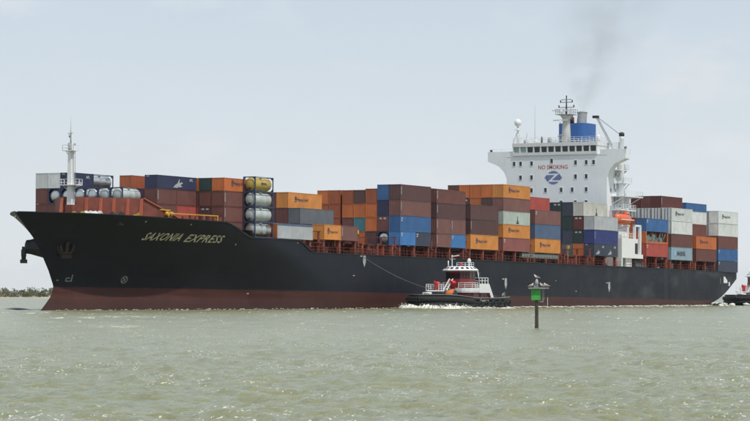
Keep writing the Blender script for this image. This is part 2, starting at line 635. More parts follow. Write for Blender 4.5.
def hull_decal(name, shapes, m, L0, z0, out=0.04, parent=hull):
    """shapes: (verts2d, faces) laid on the port side, x running aft"""
    vs, fs = shapes
    mb = MB()
    mb.add([hull_pt(L0 + a, z0 + b, out) for a, b in vs], fs)
    return mb.build(name, m, parent)

# name on the bow, letter by letter so that it follows the flare
def hull_L(x, z):
    L = L_of(x, 12.0)
    for _ in range(60):
        L = 0.6 * L + 0.4 * L_of(x, half_breadth(L, z))
    return L
for word, x0, x1, yb in (('SAXONIA', 144.0, 181.5, 240.0), ('EXPRESS', 186.2, 223.6, 241.8)):
    tv, tf = text_mesh(word, 1.72, 0.30, 1.10, 1.0, 0.028)
    NL0, NL1 = hull_L(x0, 11.4), hull_L(x1, 11.4)
    k = (NL1 - NL0) / max(a for a, b in tv)
    hull_decal('name_lettering', ([(a * k, b) for a, b in tv], tf), M_LETTER, NL0, z_of(yb, NL0, half_breadth(NL0, 11.2)))

def ring(r0, r1, n=16, sx=1.0):
    vs = [(math.cos(2 * math.pi * i / n) * r * sx, math.sin(2 * math.pi * i / n) * r) for r in (r0, r1) for i in range(n)]
    return vs, [(i, (i + 1) % n, n + (i + 1) % n, n + i) for i in range(n)]

def rects(*rs):
    vs, fs = [], []
    for (x0, x1, y0, y1) in rs:
        o = len(vs)
        vs += [(x0, y0), (x1, y0), (x1, y1), (x0, y1)]
        fs.append((o, o + 1, o + 2, o + 3))
    return vs, fs

def join2(a, b):
    o = len(a[0])
    return a[0] + b[0], a[1] + [tuple(i + o for i in f) for f in b[1]]

# bulb symbol, thruster symbol, tug pushing arrows, load marks
hull_decal('bulb_mark', rects((0.0, 1.15, 0, 0.16), (0.95, 1.15, 0.16, 1.15), (0, 0.16, 0.16, 0.55), (0.16, 0.7, 0.5, 0.66), (-1.5, -1.15, 0.1, 0.3)),
           M_GMARK, -87.0, 3.75)
thr = ring(0.62, 0.48)
for a in (45, 135):
    c, s = math.cos(R(a)), math.sin(R(a))
    q = [(-c * .5 - s * .07, -s * .5 + c * .07), (-c * .5 + s * .07, -s * .5 - c * .07), (c * .5 + s * .07, s * .5 - c * .07), (c * .5 - s * .07, s * .5 + c * .07)]
    thr = join2(thr, (q, [(0, 1, 2, 3)]))
hull_decal('thruster_mark', thr, M_GMARK, hull_L(124, 4.2), 4.2)
arrow = ([(-0.55, 0), (0.55, 0), (0.45, 1.25), (-0.45, 1.25), (0.0, -0.95), (-1.7, 0.95), (-0.75, 0.95), (-0.75, 1.2), (-1.4, 1.2)],
         [(0, 1, 2, 3), (4, 1, 0), (5, 6, 7, 8)])
for x, y in ((364, 262), (505.5, 284.5), (609, 288)):
    L = L_of(x, BEAM)
    hull_decal('tug_arrow', arrow, M_WMARK, L, z_of(y, L, BEAM))
for x, y, w, h in ((547, 306, 0.34, 1.75), (352.5, 276, 0.7, 0.15), (240, 245, 0.25, 0.22), (297, 243.5, 0.2, 0.2), (575.5, 292, 0.35, 0.3), (262, 294, 0.5, 0.15),
                   (555, 281, 0.5, 0.12)):
    L = L_of(x, BEAM)
    hull_decal('load_mark', rects((0, w, 0, h)), M_WMARK, L, z_of(y, L, BEAM))
# small white chocks in the bow bulwark
for x, y, p in ((31, 215, 3.2), (160, 222, 14.6), (196, 226, 15.6)):
    L = L_of(x, p)
    z = ztop(L) - 0.75
    hull_decal('chock', ring(0.13, 0.01, 8), M_WMARK, L, z)

# bulbous bow, awash
mb = MB()
prof = []
for i in range(21):
    t = -1 + i / 10
    prof.append((max(0.02, 2.0 * math.sqrt(max(0, 1 - t * t))), t * 7.0))
mb.lathe(prof, (98.8, 0, -98.8 * TRIM + 0.48 - 2.0), 'x', 20, True)
bulb = mb.build('bulbous_bow', mat('wet_bulb', (0.022, 0.024, 0.030), rough=0.18, var=0.3), hull)
tag(bulb, 'dark wet bulb just breaking the surface')

# decks (plating inside the hull)
mb = MB()
def deck_strip(L0, L1, z, inset=0.12, n=40):
    vs, fs = [], []
    for i in range(n + 1):
        L = L0 + (L1 - L0) * i / n
        b = max(0.02, half_breadth(L, z) - inset)
        vs += [(-L, b, z), (-L, -b, z)]
    for i in range(n):
        fs.append((2 * i, 2 * i + 1, 2 * i + 3, 2 * i + 2))
    mb.add(vs, fs)
deck_strip(-97.0, -50.5, 12.9)
deck_strip(-50.5, -33, 10.6)
deck_strip(-34, LTRANS - 0.1, 9.42)
mb.build('deck', M_DECK, ship)

# anchors: the starboard one hangs clear of the flare, the port one sits in its pocket
def anchor(side):
    mb = MB()
    mb.bar((0, 0, 0.4), (0, 0, -1.6), 0.55, 0.5)
    mb.prism([(-1.25, -1.1), (-0.95, -1.2), (-0.5, -2.0), (0.5, -2.0), (0.95, -1.2), (1.25, -1.1), (1.3, -0.2), (1.05, -0.1), (0.7, -1.3), (-0.7, -1.3), (-1.05, -0.1), (-1.3, -0.2)], -0.3, 0.3, 'y')
    mb.box(-0.9, 0.9, -0.5, 0.5, -2.3, -1.7)
    return mb
def pocket():
    mb = MB()
    mb.lathe([(1.7, -1.6), (1.75, 0.0), (1.35, 0.45), (0.9, 0.5)], (0, 0, 0), 'y', 14)
    return mb
LA, ZA = -89.0, 9.3
for side in (1, -1):
    c = hull_pt(LA, ZA, 0.0)
    c = Vector((c.x, c.y * side, c.z))
    rot = Matrix.Rotation(-side * R(30), 4, 'Z')
    mx = Matrix.Translation(c) @ rot
    if side < 0:
        mb = MB()
        mb.lathe([(2.3, -1.8), (1.25, 1.6), (1.15, 2.3), (0.7, 2.5)], (0, 0, 0), 'y', 7, False)
        po = mb.build('anchor_bolster', M_BLACK, hull, mx @ Matrix.Rotation(R(180), 4, 'Z'))
        an = anchor(side).build('anchor', M_DARK, hull, mx @ Matrix.Translation((0.0, -2.7, -0.3)))
    else:
        po = MB().lathe([(1.5, -0.7), (1.5, 0.12), (1.15, 0.16), (1.1, -0.1)], (0, 0, 0), 'y', 14).build('anchor_bolster', M_BLACK, hull, mx)
        an = anchor(side).build('anchor', mat('rusty_anchor', (0.035, 0.022, 0.019), rough=0.7, var=0.4), hull,
                                Matrix.Translation(Vector((c.x + 0.15, c.y + 0.45, c.z + 0.5))) @ rot @ Matrix.Rotation(R(-18), 4, 'X'))

# mooring openings in the stern quarter, sky seen through them painted as pale panels
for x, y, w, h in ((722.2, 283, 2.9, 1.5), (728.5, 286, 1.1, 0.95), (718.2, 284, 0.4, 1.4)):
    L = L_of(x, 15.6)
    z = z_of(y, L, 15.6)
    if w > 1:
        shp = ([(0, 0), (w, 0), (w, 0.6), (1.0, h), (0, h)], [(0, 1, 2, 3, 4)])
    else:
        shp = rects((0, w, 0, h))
    hull_decal('opening_sky_panel', shp, M_WHITE2 if w > 0.5 else M_GMARK, L, z, 0.05)

# bulwark rail / coping along the sheer
mb = MB()
prev = None
for side in (1, -1):
    prev = None
    for i in range(160):
        L = LBOW + 0.3 + (LTRANS - LBOW - 0.5) * (i / 159) ** 1.25
        z = ztop(L)
        p = Vector((-L, side * half_breadth(L, z), z + 0.03))
        if prev is not None:
            mb.bar(prev, p, 0.30, 0.12)
        prev = p
mb.build('bulwark_coping', M_BLACK, ship)

# ------------------------------------------------------------------ forecastle: breakwater, mast, winches
BWL, SWEEP = -87.0, 1.2
def bw_pt(p, z, off=0.0):           # V shaped breakwater, wings swept aft
    return (-(BWL + SWEEP * abs(p)) + off, p, z)
FH, FE = 9.1, 13.7
ZB0, ZB1 = 12.9, z_of(197.6, -80.5, 5.0)
mb = MB()
for s in (1, -1):
    poly = [(0, ZB0), (FE, ZB0), (FE, ZB0 + 1.0), (FH, ZB1), (0, ZB1)] if s > 0 else [(0, ZB0), (-7.2, ZB0), (-7.2, ZB1), (0, ZB1)]
    a = [bw_pt(p, z) for p, z in poly]
    b = [bw_pt(p, z, -0.12) for p, z in poly]
    n = len(poly)
    mb.add(a + b, [tuple(range(n)), tuple(range(2 * n - 1, n - 1, -1))] + [(i, n + i, n + (i + 1) % n, (i + 1) % n) for i in range(n)])
breakwater = mb.build('breakwater', M_DECKRED, ship)
def bracket(p):
    mb = MB()
    x0 = bw_pt(p, 0)[0]
    poly = [(x0, ZB0), (x0 + 1.15, ZB0), (x0 + 0.22, ZB1 - 0.15), (x0, ZB1 - 0.15)]
    mb.prism(poly, p - 0.04, p + 0.04, 'y')
    f0, f1 = Vector((x0 + 1.17, p, ZB0)), Vector((x0 + 0.24, p, ZB1 - 0.15))
    mb.bar(f0, f1, 0.50, 0.10)
    return mb
for i, x in enumerate((50, 62.5, 87, 101.5, 114.5, 128.5, 142)):
    p = 0.0
    for _ in range(40):
        p = 0.5 * p + 0.5 * p_of(x, BWL + SWEEP * abs(p))
    bracket(p).build('bracket', M_BRKT, breakwater)
for s in (1,):                          # bright flanges along the sloping wings
    mb = MB()
    mb.bar(Vector(bw_pt(s * FH, ZB1, 0.05)), Vector(bw_pt(s * FE, ZB0 + 1.0, 0.05)), 0.45, 0.16)
    mb.build('wing_flange', M_BRKT, breakwater)

# foremast
FML, FMP = -86.4, 1.6
fm = MB()
fm.prism([(-0.47, 16.2), (0.47, 16.2), (0.36, 21.5), (0.24, 25.0), (-0.24, 25.0), (-0.36, 21.5)], -FML - 0.5, -FML + 0.4, 'x')
foremast = fm.build('foremast', M_WHITE2, ship, Matrix.Translation((0, FMP, 0)))
MB().box(-FML - 0.6, -FML + 0.5, -0.72, 0.72, 12.9, 16.25).build('mast_base', M_DECKRED, foremast)
mb = MB()
mb.tube((-FML, 0, 25.0), (-FML, 0, 28.3), 0.16, 0.10, 8)
mb.tube((-FML, 0, 28.3), (-FML, 0, 30.6), 0.035, 0.015, 6)
mb.tube((-FML + 0.1, -0.5, 27.9), (-FML + 0.1, 0.5, 27.9), 0.05)
mb.tube((-FML + 0.3, 0.0, 27.2), (-FML + 0.3, 0, 27.7), 0.16)
mb.build('mast_pole', M_GREYP, foremast)

def railing(mb, pts, h=1.05, n_rails=3, r=0.03, step=1.6):
    for a, b in zip(pts, pts[1:]):
        a, b = Vector(a), Vector(b)
        n = max(1, int((b - a).length / step))
        for i in range(n + 1):
            q = a.lerp(b, i / n)
            mb.bar(q, q + Vector((0, 0, h)), r * 1.8)
        for k in range(n_rails):
            zz = Vector((0, 0, h * (k + 1) / n_rails))
            mb.bar(a + zz, b + zz, r * 1.5)

def platform(zc, hw, d0, d1, name, parent, x):
    mb = MB()
    mb.box(x + d0, x + d1, -hw, hw, zc, zc + 0.12)
    for s in (-1, 1):
        mb.bar((x, s * 0.3, zc - 0.9), (x, s * hw * 0.85, zc), 0.09)
    railing(mb, [(x + d0, -hw, zc), (x + d1, -hw, zc), (x + d1, hw, zc), (x + d0, hw, zc)], 1.0, 2, 0.035, 0.9)
    return mb.build(name, M_WHITE2, parent)
platform(19.4, 1.75, -0.8, 1.0, 'mast_platform', foremast, -FML)
platform(25.0, 1.05, -0.7, 0.8, 'crows_nest', foremast, -FML)
mb = MB()
mb.lathe([(0.3, 25.1), (0.34, 25.5), (0.3, 26.2), (0.1, 26.4)], (-FML + 0.2, -0.1, 0), 'z', 10)
mb.box(-FML, -FML + 0.25, 0.75, 1.0, 25.9, 26.2)
mb.build('mast_light', M_GREYP, foremast)
mb = MB()
for s in (0.62, 0.95):
    mb.bar((-FML + 0.1, s + 0.1, 16.6), (-FML + 0.1, s, 25.0), 0.05)
for i in range(28):
    z = 16.8 + i * 0.3
    mb.bar((-FML + 0.1, 0.65, z), (-FML + 0.1, 1.0, z), 0.03)
mb.build('ladder', M_GREYP, foremast)

# winches, windlass and bollards showing above the bow bulwark
def winch(L, p, m, w=1.6, r=0.62):
    mb = MB()
    mb.tube((-L, p - w / 2, 14.3), (-L, p + w / 2, 14.3), r, r, 12)
    for s in (-1, 1):
        mb.tube((-L, p + s * w / 2 - 0.06, 14.3), (-L, p + s * w / 2 + 0.06, 14.3), r * 1.45, r * 1.45, 14)
    mb.box(-L - 0.6, -L + 0.6, p - w * 0.6, p + w * 0.6, 12.9, 13.9)
    return mb.build('mooring_winch', m, ship)
M_WINCH = mat('winch_yellow_green', (0.34, 0.34, 0.06), rough=0.6, var=0.3)
for x, pp, m in ((78, 3.5, M_WINCH), (97, 5.5, M_WHITE2), (134, 8.0, M_WINCH), (88, 4.5, M_WHITE2), (116, 8.6, M_DARK)):
    winch(L_of(x, pp), pp, m, 1.7 if m is not M_WHITE2 else 0.9, 0.62 if m is not M_WHITE2 else 0.7)
mb = MB()
for i in range(22):
    p = random.uniform(-4, 11)
    L = random.uniform(-92, -83) + abs(p) * 0.6
    if abs(p) > half_breadth(L, 13) - 1: continue
    h = random.uniform(0.8, 2.0)
    mb.tube((-L, p, 12.9), (-L, p, 12.9 + h), random.uniform(0.12, 0.3), None, 8)
mb.build('bollards', M_DECKRED, ship)['kind'] = 'stuff'

# yellow stowed stores boom on the port side of the forecastle
mb = MB()
def on_hull(x, z, inset=0.0):
    """station where photo column x meets the port side (less an inset) at height z"""
    L = L_of(x, 12.0)
    for _ in range(60):
        L = 0.6 * L + 0.4 * L_of(x, half_breadth(L, z) - inset)
    return L
La, Lb = on_hull(168, 13.0, 1.3), on_hull(217, 13.0, 1.3)
ya, yb = half_breadth(La, 13.0) - 1.3, half_breadth(Lb, 13.0) - 1.3
zb = z_of(213.2, La, ya)
mb.bar((-La, ya, zb), (-Lb, yb, zb - 0.1), 0.16, 0.16)
mb.bar((-La, ya, 12.9), (-La, ya, zb + 0.1), 0.22)
mb.bar((-Lb, yb, 12.9), (-Lb, yb, zb), 0.22)
mb.bar((-La + 2.6, ya, zb + 0.5), (-La - 0.5, ya, zb + 0.5), 0.16)
for s in (0.4, -0.8):
    mb.tube((-La + s, ya - 0.3, zb - 0.1), (-La + s, ya + 0.3, zb - 0.1), 0.36, 0.36, 10)
mb.build('stowed_stores_boom', M_YEL, ship)
for i in range(9):
    L = -72.5 + i * 1.45 + random.uniform(-.3, .3)
    h = random.uniform(0.9, 1.5)
    MB().box(-L - 0.25, -L + 0.35, half_breadth(L, 12.9) - 1.5, half_breadth(L, 12.9) - 1.1, 12.9, ztop(L) + h * 0.62).build('deck_vent', M_ORRED if i % 3 else M_DECKRED, ship)

# ------------------------------------------------------------------ cargo deck: coamings, pedestals, lashing frames
BAYS = {'B4': (-58.3, 11.8), 'B5': (-44.7, 11.8), 'B6': (-28.4, 12.05), 'B6b': (-14.2, 11.8), 'B7': (0.1, 11.8), 'B8': (14.6, 11.8), 'B9': (28.9, 11.75),
        'B10': (43.3, 11.75), 'B11': (57.8, 11.75), 'B11b': (72.3, 11.7), 'B12': (86.8, 11.75), 'B13': (114.2, 12.2), 'B14': (128.2, 11.75), 'B15': (142.6, 11.7)}
post = MB()
post.box(-0.26, 0.26, -0.28, 0.28, 0, 1.0)
post.box(-0.42, 0.42, -0.40, 0.40, 0.93, 1.0)
post.box(-0.42, 0.42, -0.40, 0.40, 0.0, 0.06)
post_me = post.mesh('stanchion', M_ORRED)
post2_me = post.mesh('stanchion', M_DECKRED)
for nm, (L, zb) in BAYS.items():
    if nm == 'B4':
        continue
    z0 = 9.42 if L > -34 else 10.6
    mb = MB()
    mb.lbox(L + 0.2, L + 12.0, -13.1, 13.1, z0, zb - 0.32)
    for i in range(9):                          # coaming stays
        x = L + 0.5 + i * 1.4
        mb.prism([(13.1, z0), (13.75, z0), (13.25, zb - 0.4), (13.1, zb - 0.4)], -x - 0.04, -x + 0.04, 'x')
    mb.build('hatch_coaming', M_DECKRED, ship)
    mb = MB()
    mb.lbox(L - 0.05, L + 12.25, -13.4, 13.4, zb - 0.31, zb - 0.03)
    mb.build('hatch_cover', M_DECK, ship)
    for i, dx in enumerate((0.35, 6.1, 11.85)):
        for p in ((15.55,) if nm not in ('B6b', 'B11b') else (15.55, 13.6)):
            o = obj('stanchion', post_me if (i + len(nm)) % 2 else post2_me, ship,
                    Matrix.Translation((-(L + dx), p, z0)) @ Matrix.Diagonal((1, 1, zb - 0.04 - z0, 1)))
    # lashing frame across the gap ahead of the bay
    mb = MB()
    zt = zb + 1.4
    for p in (15.6, 12.6, 9.6, 6.6):
        mb.bar((-(L - 1.2), p, z0), (-(L - 1.2), p, zt), 0.30, 0.30)
    mb.bar((-(L - 1.2), 16.0, zb - 0.6), (-(L - 1.2), -15.6, zb - 0.6), 0.8, 0.18)
    mb.bar((-(L - 1.2), 16.0, zt), (-(L - 1.2), -15.6, zt), 0.2, 0.15)
    mb.bar((-(L - 1.2), 15.6, z0), (-(L - 1.2), 12.6, zb - 0.6), 0.14, 0.14)
    mb.build('lashing_frame', M_DECKRED, ship)
# walkway gear, pipes and hose boxes seen between the pedestals
gear = []
for i in range(46):
    L = random.uniform(-30, 160)
    if 98 < L < 113: continue
    h = random.uniform(0.5, 1.6)
    w = random.uniform(0.3, 1.3)
    mb = MB()
    mb.lbox(L, L + w, 14.3, 14.9, 9.42, 9.42 + h)
    mb.build('deck_locker', random.choice((M_DECKRED, M_DARK, M_ORRED, M_GREYP, M_DECK)), ship)
mb = MB()
for z in (10.2, 10.75):
    mb.bar((33, 15.9, z), (-168, 15.9, z), 0.05)
for i in range(84):
    L = -33 + i * 2.4
    mb.bar((-L, 15.9, 9.5), (-L, 15.9, 10.75), 0.06)
mb.build('deck_railing', M_DECKRED, ship)
# grey-green gangway stowed in the empty bay
mb = MB()
Lg0, Lg1 = L_of(521, 15.7), L_of(557, 15.7)
mb.box(-Lg1, -Lg0, 15.2, 15.85, 10.55, 11.45)
for i in range(14):
    x = -Lg1 + (Lg1 - Lg0) * i / 13
    mb.bar((x, 15.9, 10.5), (x, 15.9, 11.7), 0.07)
mb.bar((-Lg1, 15.9, 11.7), (-Lg0, 15.9, 11.7), 0.08)
mb.build('stowed_gangway', mat('gangway_grey_green', (0.18, 0.21, 0.19), rough=0.5, var=0.3, vscale=2), ship)
# small yellow deck lamps on the lashing frames
for x, y in ((335, 234), (357, 232), (568, 247), (545.5, 243), (595, 248), (463, 237)):
    L = L_of(x, 15.4)
    z = z_of(y, L, 15.4)
    mb = MB()
    mb.box(-L - 0.2, -L + 0.25, 15.15, 15.6, z - 0.35, z + 0.35)
    mb.bar((-L, 15.3, z - 0.35), (-L, 15.3, z - 2.2), 0.1)
    mb.build('work_lamp', M_YEL, ship)

# ------------------------------------------------------------------ white deckhouse and bridge
HL = 102.0
house = MB()
house.lbox(HL, HL + 6.5, -12.1, 12.1, 9.45, 34.3)
superstructure = house.build('deckhouse', M_WHITE, ship)
for s in (1, -1):                                # flared bridge wings
    mb = MB()
    poly = [(12.1, 29.2), (12.75, 30.7), (14.1, 32.0), (16.75, 33.1), (16.75, 35.2), (16.6, 35.2), (16.6, 34.25), (12.1, 34.25)]
    poly = [(s * a - (0.3 if s > 0 and a > 13 else 0), b) for a, b in poly]
    mb.prism(poly, -(HL + 2.4), -HL, 'x')
    mb.lbox(HL, HL + 0.15, min(s * 10.4, s * 16.6), max(s * 10.4, s * 16.6), 34.25, 35.2)
    mb.lbox(HL + 2.25, HL + 2.4, min(s * 12.1, s * 16.6), max(s * 12.1, s * 16.6), 34.25, 35.2)
    mb.build('bridge_wing', M_WHITE, superstructure)
    mb = MB()
    mb.tube((-HL - 0.6, s * 16.2, 35.2), (-HL - 0.6, s * 16.2, 35.75), 0.28, 0.28, 8)
    mb.build('searchlight', M_DARK, superstructure)
# wheelhouse: sill wall, lintel, mullions and eleven recessed panes
WP0, WP1 = -10.5, 9.75
mb = MB()
mb.lbox(HL + 0.35, HL + 6.3, WP0 + .02, WP1 - .02, 34.3, 36.75)
mb.lbox(HL - 0.25, HL + 0.35, WP0, WP1, 34.2, 34.86)
mb.lbox(HL - 0.30, HL + 6.4, WP0 - 0.12, WP1 + 0.12, 36.12, 36.95)
NW = 12
for i in range(NW + 1):
    c = WP0 + (WP1 - WP0) * i / NW
    mb.lbox(HL - 0.24, HL + 0.35, c - 0.17 + (0.17 if i == 0 else 0), c + 0.17 - (0.17 if i == NW else 0), 34.86, 36.12)
wheelhouse = mb.build('wheelhouse', mat('wheelhouse_white', (0.66, 0.67, 0.665), rough=0.45, var=0.06, streak=0.2, streak_col=(0.4, 0.32, 0.24)), ship)
for i in range(NW):
    a = WP0 + (WP1 - WP0) * i / NW + 0.17
    b = WP0 + (WP1 - WP0) * (i + 1) / NW - 0.17
    m = M_GLASS if i > 1 else mat('lit_side_glass', (0.28, 0.36, 0.36), rough=0.1, var=0.1)
    MB().lbox(HL - 0.05, HL + 0.05, a, b, 34.86, 36.12).build('pane', m, wheelhouse)
# small front windows with frames
def small_window(p, z, w=0.62, h=0.95, parent=superstructure, side=False, L=None):
    fr = MB()
    if not side:
        for (a, b, c, d) in ((p - w / 2 - .09, p - w / 2, z - .09, z + h + .09), (p + w / 2, p + w / 2 + .09, z - .09, z + h + .09),
                             (p - w / 2, p + w / 2, z + h, z + h + .09), (p - w / 2, p + w / 2, z - .09, z)):
            fr.lbox(HL - 0.07, HL, a, b, c, d)
        w_ = fr.build('window', M_WHITE, parent)
        MB().lbox(HL - 0.02, HL + 0.01, p - w / 2, p + w / 2, z, z + h).build('pane', M_GLASS, parent)
    else:
        for (a, b, c, d) in ((L - w / 2 - .09, L - w / 2, z - .09, z + h + .09), (L + w / 2, L + w / 2 + .09, z - .09, z + h + .09),
                             (L - w / 2, L + w / 2, z + h, z + h + .09), (L - w / 2, L + w / 2, z - .09, z)):
            fr.lbox(a, b, 12.1, 12.17, c, d)
        w_ = fr.build('window', M_WHITE, parent)
        MB().lbox(L - w / 2, L + w / 2, 12.09, 12.12, z, z + h).build('pane', M_GLASS, parent)
WROWS = ((163, (513.5, 520, 531, 551, 575, 585.7, 593)), (177, (520, 531, 575, 585.7)), (190, (531, 545, 560.7, 571.7, 585.7)), (203, (520, 531, 545, 560.7, 575, 585.7)))
for y, xs in WROWS:
    z = z_of(y, HL, 0) - 0.45
    for x in xs:
        small_window(p_of(x, HL), z + (0.45 if x == 551 else 0))
for z in (16.2, 19.2, 22.2, 26.0, 29.4):
    for L in (HL + 2.0, HL + 4.6):
        small_window(0, z, 0.55, 0.8, side=True, L=L)
# NO SMOKING and the blue emblem
def front_decal(name, shape, m, p0, z0, out=0.03, parent=superstructure):
    vs, fs = shape
    mb = MB()
    mb.add([(-(HL - out), p0 + a, z0 + b) for a, b in vs], fs)
    return mb.build(name, m, parent)
tv, tf = text_mesh('NO SMOKING', 1.30, 0, 1.0, 1.0, 0.004)
tw = max(a for a, b in tv)
pa, pb = p_of(537.8, HL), p_of(567, HL)
front_decal('warning_lettering', ([(a * (pb - pa) / tw, b) for a, b in tv], tf), M_SIGNRED, pa, z_of(169.0, HL, 0))
lc, lz = p_of(552.8, HL), z_of(177, HL, 0)
def lens(yc, hw, hh, up):
    vs = [(-hw + 2 * hw * i / 10, yc) for i in range(11)] + [(-hw + 2 * hw * i / 10, yc + up * hh * (1 - ((i - 5) / 5) ** 2)) for i in range(1, 10)][::-1]
    return vs, [tuple(range(len(vs)))]
emb = ([], [])
for sgn in (1, -1):
    for k, hw in ((0, 1.15), (1, 1.0), (2, 0.55)):
        y0 = sgn * (1.05 + k * 0.20)
        emb = join2(emb, rects((-hw, hw, y0 - 0.075, y0 + 0.075)))
for i in range(11):                       # slatted angular wings either side of the white Z
    x = -2.12 + i * 0.215
    up = min(0.62, 0.05 + (x + 2.18) * 1.3)
    lo = (0.5 + (x - 0.2) * 0.873) if x > -1.46 else -0.95 + (-1.46 - x) * 1.3
    if up - lo > 0.1:
        emb = join2(emb, rects((x, x + 0.15, lo, up), (-x - 0.15, -x, -up, -lo)))
front_decal('blue_emblem', ([(a, b * 0.95 - 0.1) for a, b in emb[0]], emb[1]), M_LOGO, lc, lz)
# brow line under the bridge and drain streaks
MB().lbox(HL - 0.05, HL, -12.1, 12.1, 34.0, 34.18).build('brow_moulding', M_WHITE, superstructure)

# monkey island railing, dome mast, whip aerial, radar mast
mb = MB()
zt = 36.95
railing(mb, [(-HL, WP0, zt), (-HL, WP1, zt), (-(HL + 6.2), WP1, zt), (-(HL + 6.2), WP0, zt), (-HL, WP0, zt)], 1.15, 3, 0.04, 1.7)
for s in (-1, 1):
    railing(mb, [(-HL - .1, s * 10.6, 35.2), (-HL - .1, s * 16.5, 35.2)], 0.5, 1, 0.035, 2.0)
mb.build('bridge_railing', M_WHITE2, wheelhouse)
dl = HL + 2.0
dp = p_of(517, dl)
mb = MB()
mb.tube((-dl, dp, zt), (-dl, dp, 41.0), 0.30, 0.22, 8)
for s in (-1, 1):
    mb.bar((-dl, dp + s * 1.1, zt), (-dl, dp, 40.2), 0.12)
mb.bar((-dl - 1, dp, zt), (-dl, dp, 40.0), 0.12)
mb.box(-dl - 0.6, -dl + 0.6, dp - 0.6, dp + 0.6, 40.0, 40.1)
dome_mast = mb.build('dome_mast', M_WHITE2, wheelhouse)
mb = MB()
mb.lathe([(0.35, 40.9), (0.68, 41.15), (0.80, 41.6), (0.72, 42.05), (0.42, 42.4), (0.05, 42.5)], (-dl, dp, 0), 'z', 14)
mb.build('satellite_dome', M_WHITE2, wheelhouse)
mb = MB()
pw = p_of(534, HL + 4)
mb.tube((-HL - 4, pw, zt), (-HL - 4, pw, 45.5), 0.05, 0.02, 6)
mb.tube((-HL - 3, p_of(526, HL + 3), zt), (-HL - 3, p_of(526, HL + 3), 39.6), 0.08, 0.05, 6)
mb.build('whip_aerial', M_GREYP, wheelhouse)
for x, h, w in ((527, 1.3, 0.6), (535, 0.9, 0.9), (541, 1.4, 0.4), (549, 1.2, 1.0), (597.5, 1.5, 0.8), (524, 0.8, 0.5)):
    L = HL + 1.2
    p = p_of(x, L)
    mb = MB()
    mb.lathe([(w * .5, zt), (w * .5, zt + h * .6), (w * .3, zt + h), (0.05, zt + h * 1.05)], (-L, p, 0), 'z', 10)
    mb.build('deck_instrument', random.choice((M_GREYP, M_DARK, M_WHITE2)), wheelhouse)

RL = 106.2
rp = p_of(565.5, RL)
mb = MB()
mb.lathe([(1.05, zt), (0.95, 39.5), (0.80, 42.2), (1.3, 43.0), (1.35, 43.25)], (-RL, rp, 0), 'z', 12)
radar_mast = mb.build('radar_mast', mat('mast_grey_white', (0.50, 0.50, 0.48), var=0.15, streak=0.3, streak_col=(0.2, 0.17, 0.14)), wheelhouse)
mb = MB()
mb.box(-RL - 1.6, -RL + 1.6, rp - 1.9, rp + 1.9, 43.2, 43.32)
railing(mb, [(-RL + 1.6, rp - 1.9, 43.3), (-RL + 1.6, rp + 1.9, 43.3), (-RL - 1.6, rp + 1.9, 43.3), (-RL - 1.6, rp - 1.9, 43.3), (-RL + 1.6, rp - 1.9, 43.3)], 1.1, 2, 0.04, 0.9)
mb.build('radar_platform', M_GREYP, wheelhouse)
mb = MB()
mb.tube((-RL, rp, 43.3), (-RL, rp, 47.0), 0.22, 0.12, 8)
for z, w in ((44.9, 1.9), (46.0, 1.5), (46.6, 1.2)):
    mb.bar((-RL, rp - w, z), (-RL, rp + w, z), 0.12)
for dy, z in ((-1.8, 44.9), (1.8, 44.9), (-1.4, 46.0), (1.4, 46.0), (0, 47.0)):
    mb.tube((-RL, rp + dy, z), (-RL, rp + dy, z + 0.5), 0.14, 0.14, 8)
mb.build('mast_yards', M_DARK, wheelhouse)
for z, w, dx in ((44.2, 2.3, 0.6), (42.0, 1.7, 1.2)):
    mb = MB()
    mb.bar((-RL + dx, rp - w - 0.9, z), (-RL + dx, rp + w - 0.9, z + 0.02), 0.16, 0.28)
    mb.tube((-RL + dx, rp - 0.9, z - 0.7), (-RL + dx, rp - 0.9, z), 0.2, 0.2, 8)
    mb.build('radar_scanner', M_WHITE2, wheelhouse)

# funnel
FL0, FL1 = 109.2, 116.0
mb = MB()
poly = []
for i in range(28):
    t = 2 * math.pi * i / 28
    c, s = math.cos(t), math.sin(t)
    e = 0.45
    poly.append((-(FL0 + FL1) / 2 + 3.4 * math.copysign(abs(c) ** e, c), 0.1 + 3.6 * math.copysign(abs(s) ** e, s)))
mb.prism(poly, 34.0, 41.6, 'z')
funnel = mb.build('funnel', M_FUNBLUE, ship)
mb = MB()
mb.lbox(FL0 - 0.3, FL1 + 1.5, -4.2, 4.2, 9.5, 36.4)
mb.build('funnel_casing', M_WHITE, funnel)
mb = MB()
fx, fy = -112.6, 1.1
mb.tube((fx, fy, 41.3), (fx - 0.5, fy, 44.2), 1.12, 1.02, 16, False)
mb.tube((fx - 0.5, fy, 44.2), (fx - 0.42, fy, 43.6), 0.85, 0.85, 16, False)
mb.lathe([(1.05, -0.15), (1.15, 0), (1.05, 0.12)], (fx - 0.5, fy, 44.15), 'z', 16)
mb.build('exhaust_uptake', M_GREYP, funnel)
mb = MB()
mb.tube((fx + 1.6, fy - 1.9, 41.4), (fx + 1.3, fy - 1.9, 43.6), 0.42, 0.42, 10)
mb.tube((fx + 1.9, fy - 1.1, 41.4), (fx + 1.9, fy - 1.1, 43.0), 0.2, 0.2, 10)
mb.build('small_uptake', mat('sooty_red', (0.10, 0.035, 0.03), rough=0.7, var=0.3), funnel)
mb = MB()
fz = 38.6
mb.add([(-FL0 + 0.06, -3.0, fz), (-FL0 + 0.06, -1.6, fz + 0.6), (-FL0 + 0.06, -1.9, fz + 0.75), (-FL0 + 0.06, -3.1, fz + 0.3)], [(0, 1, 2, 3)])
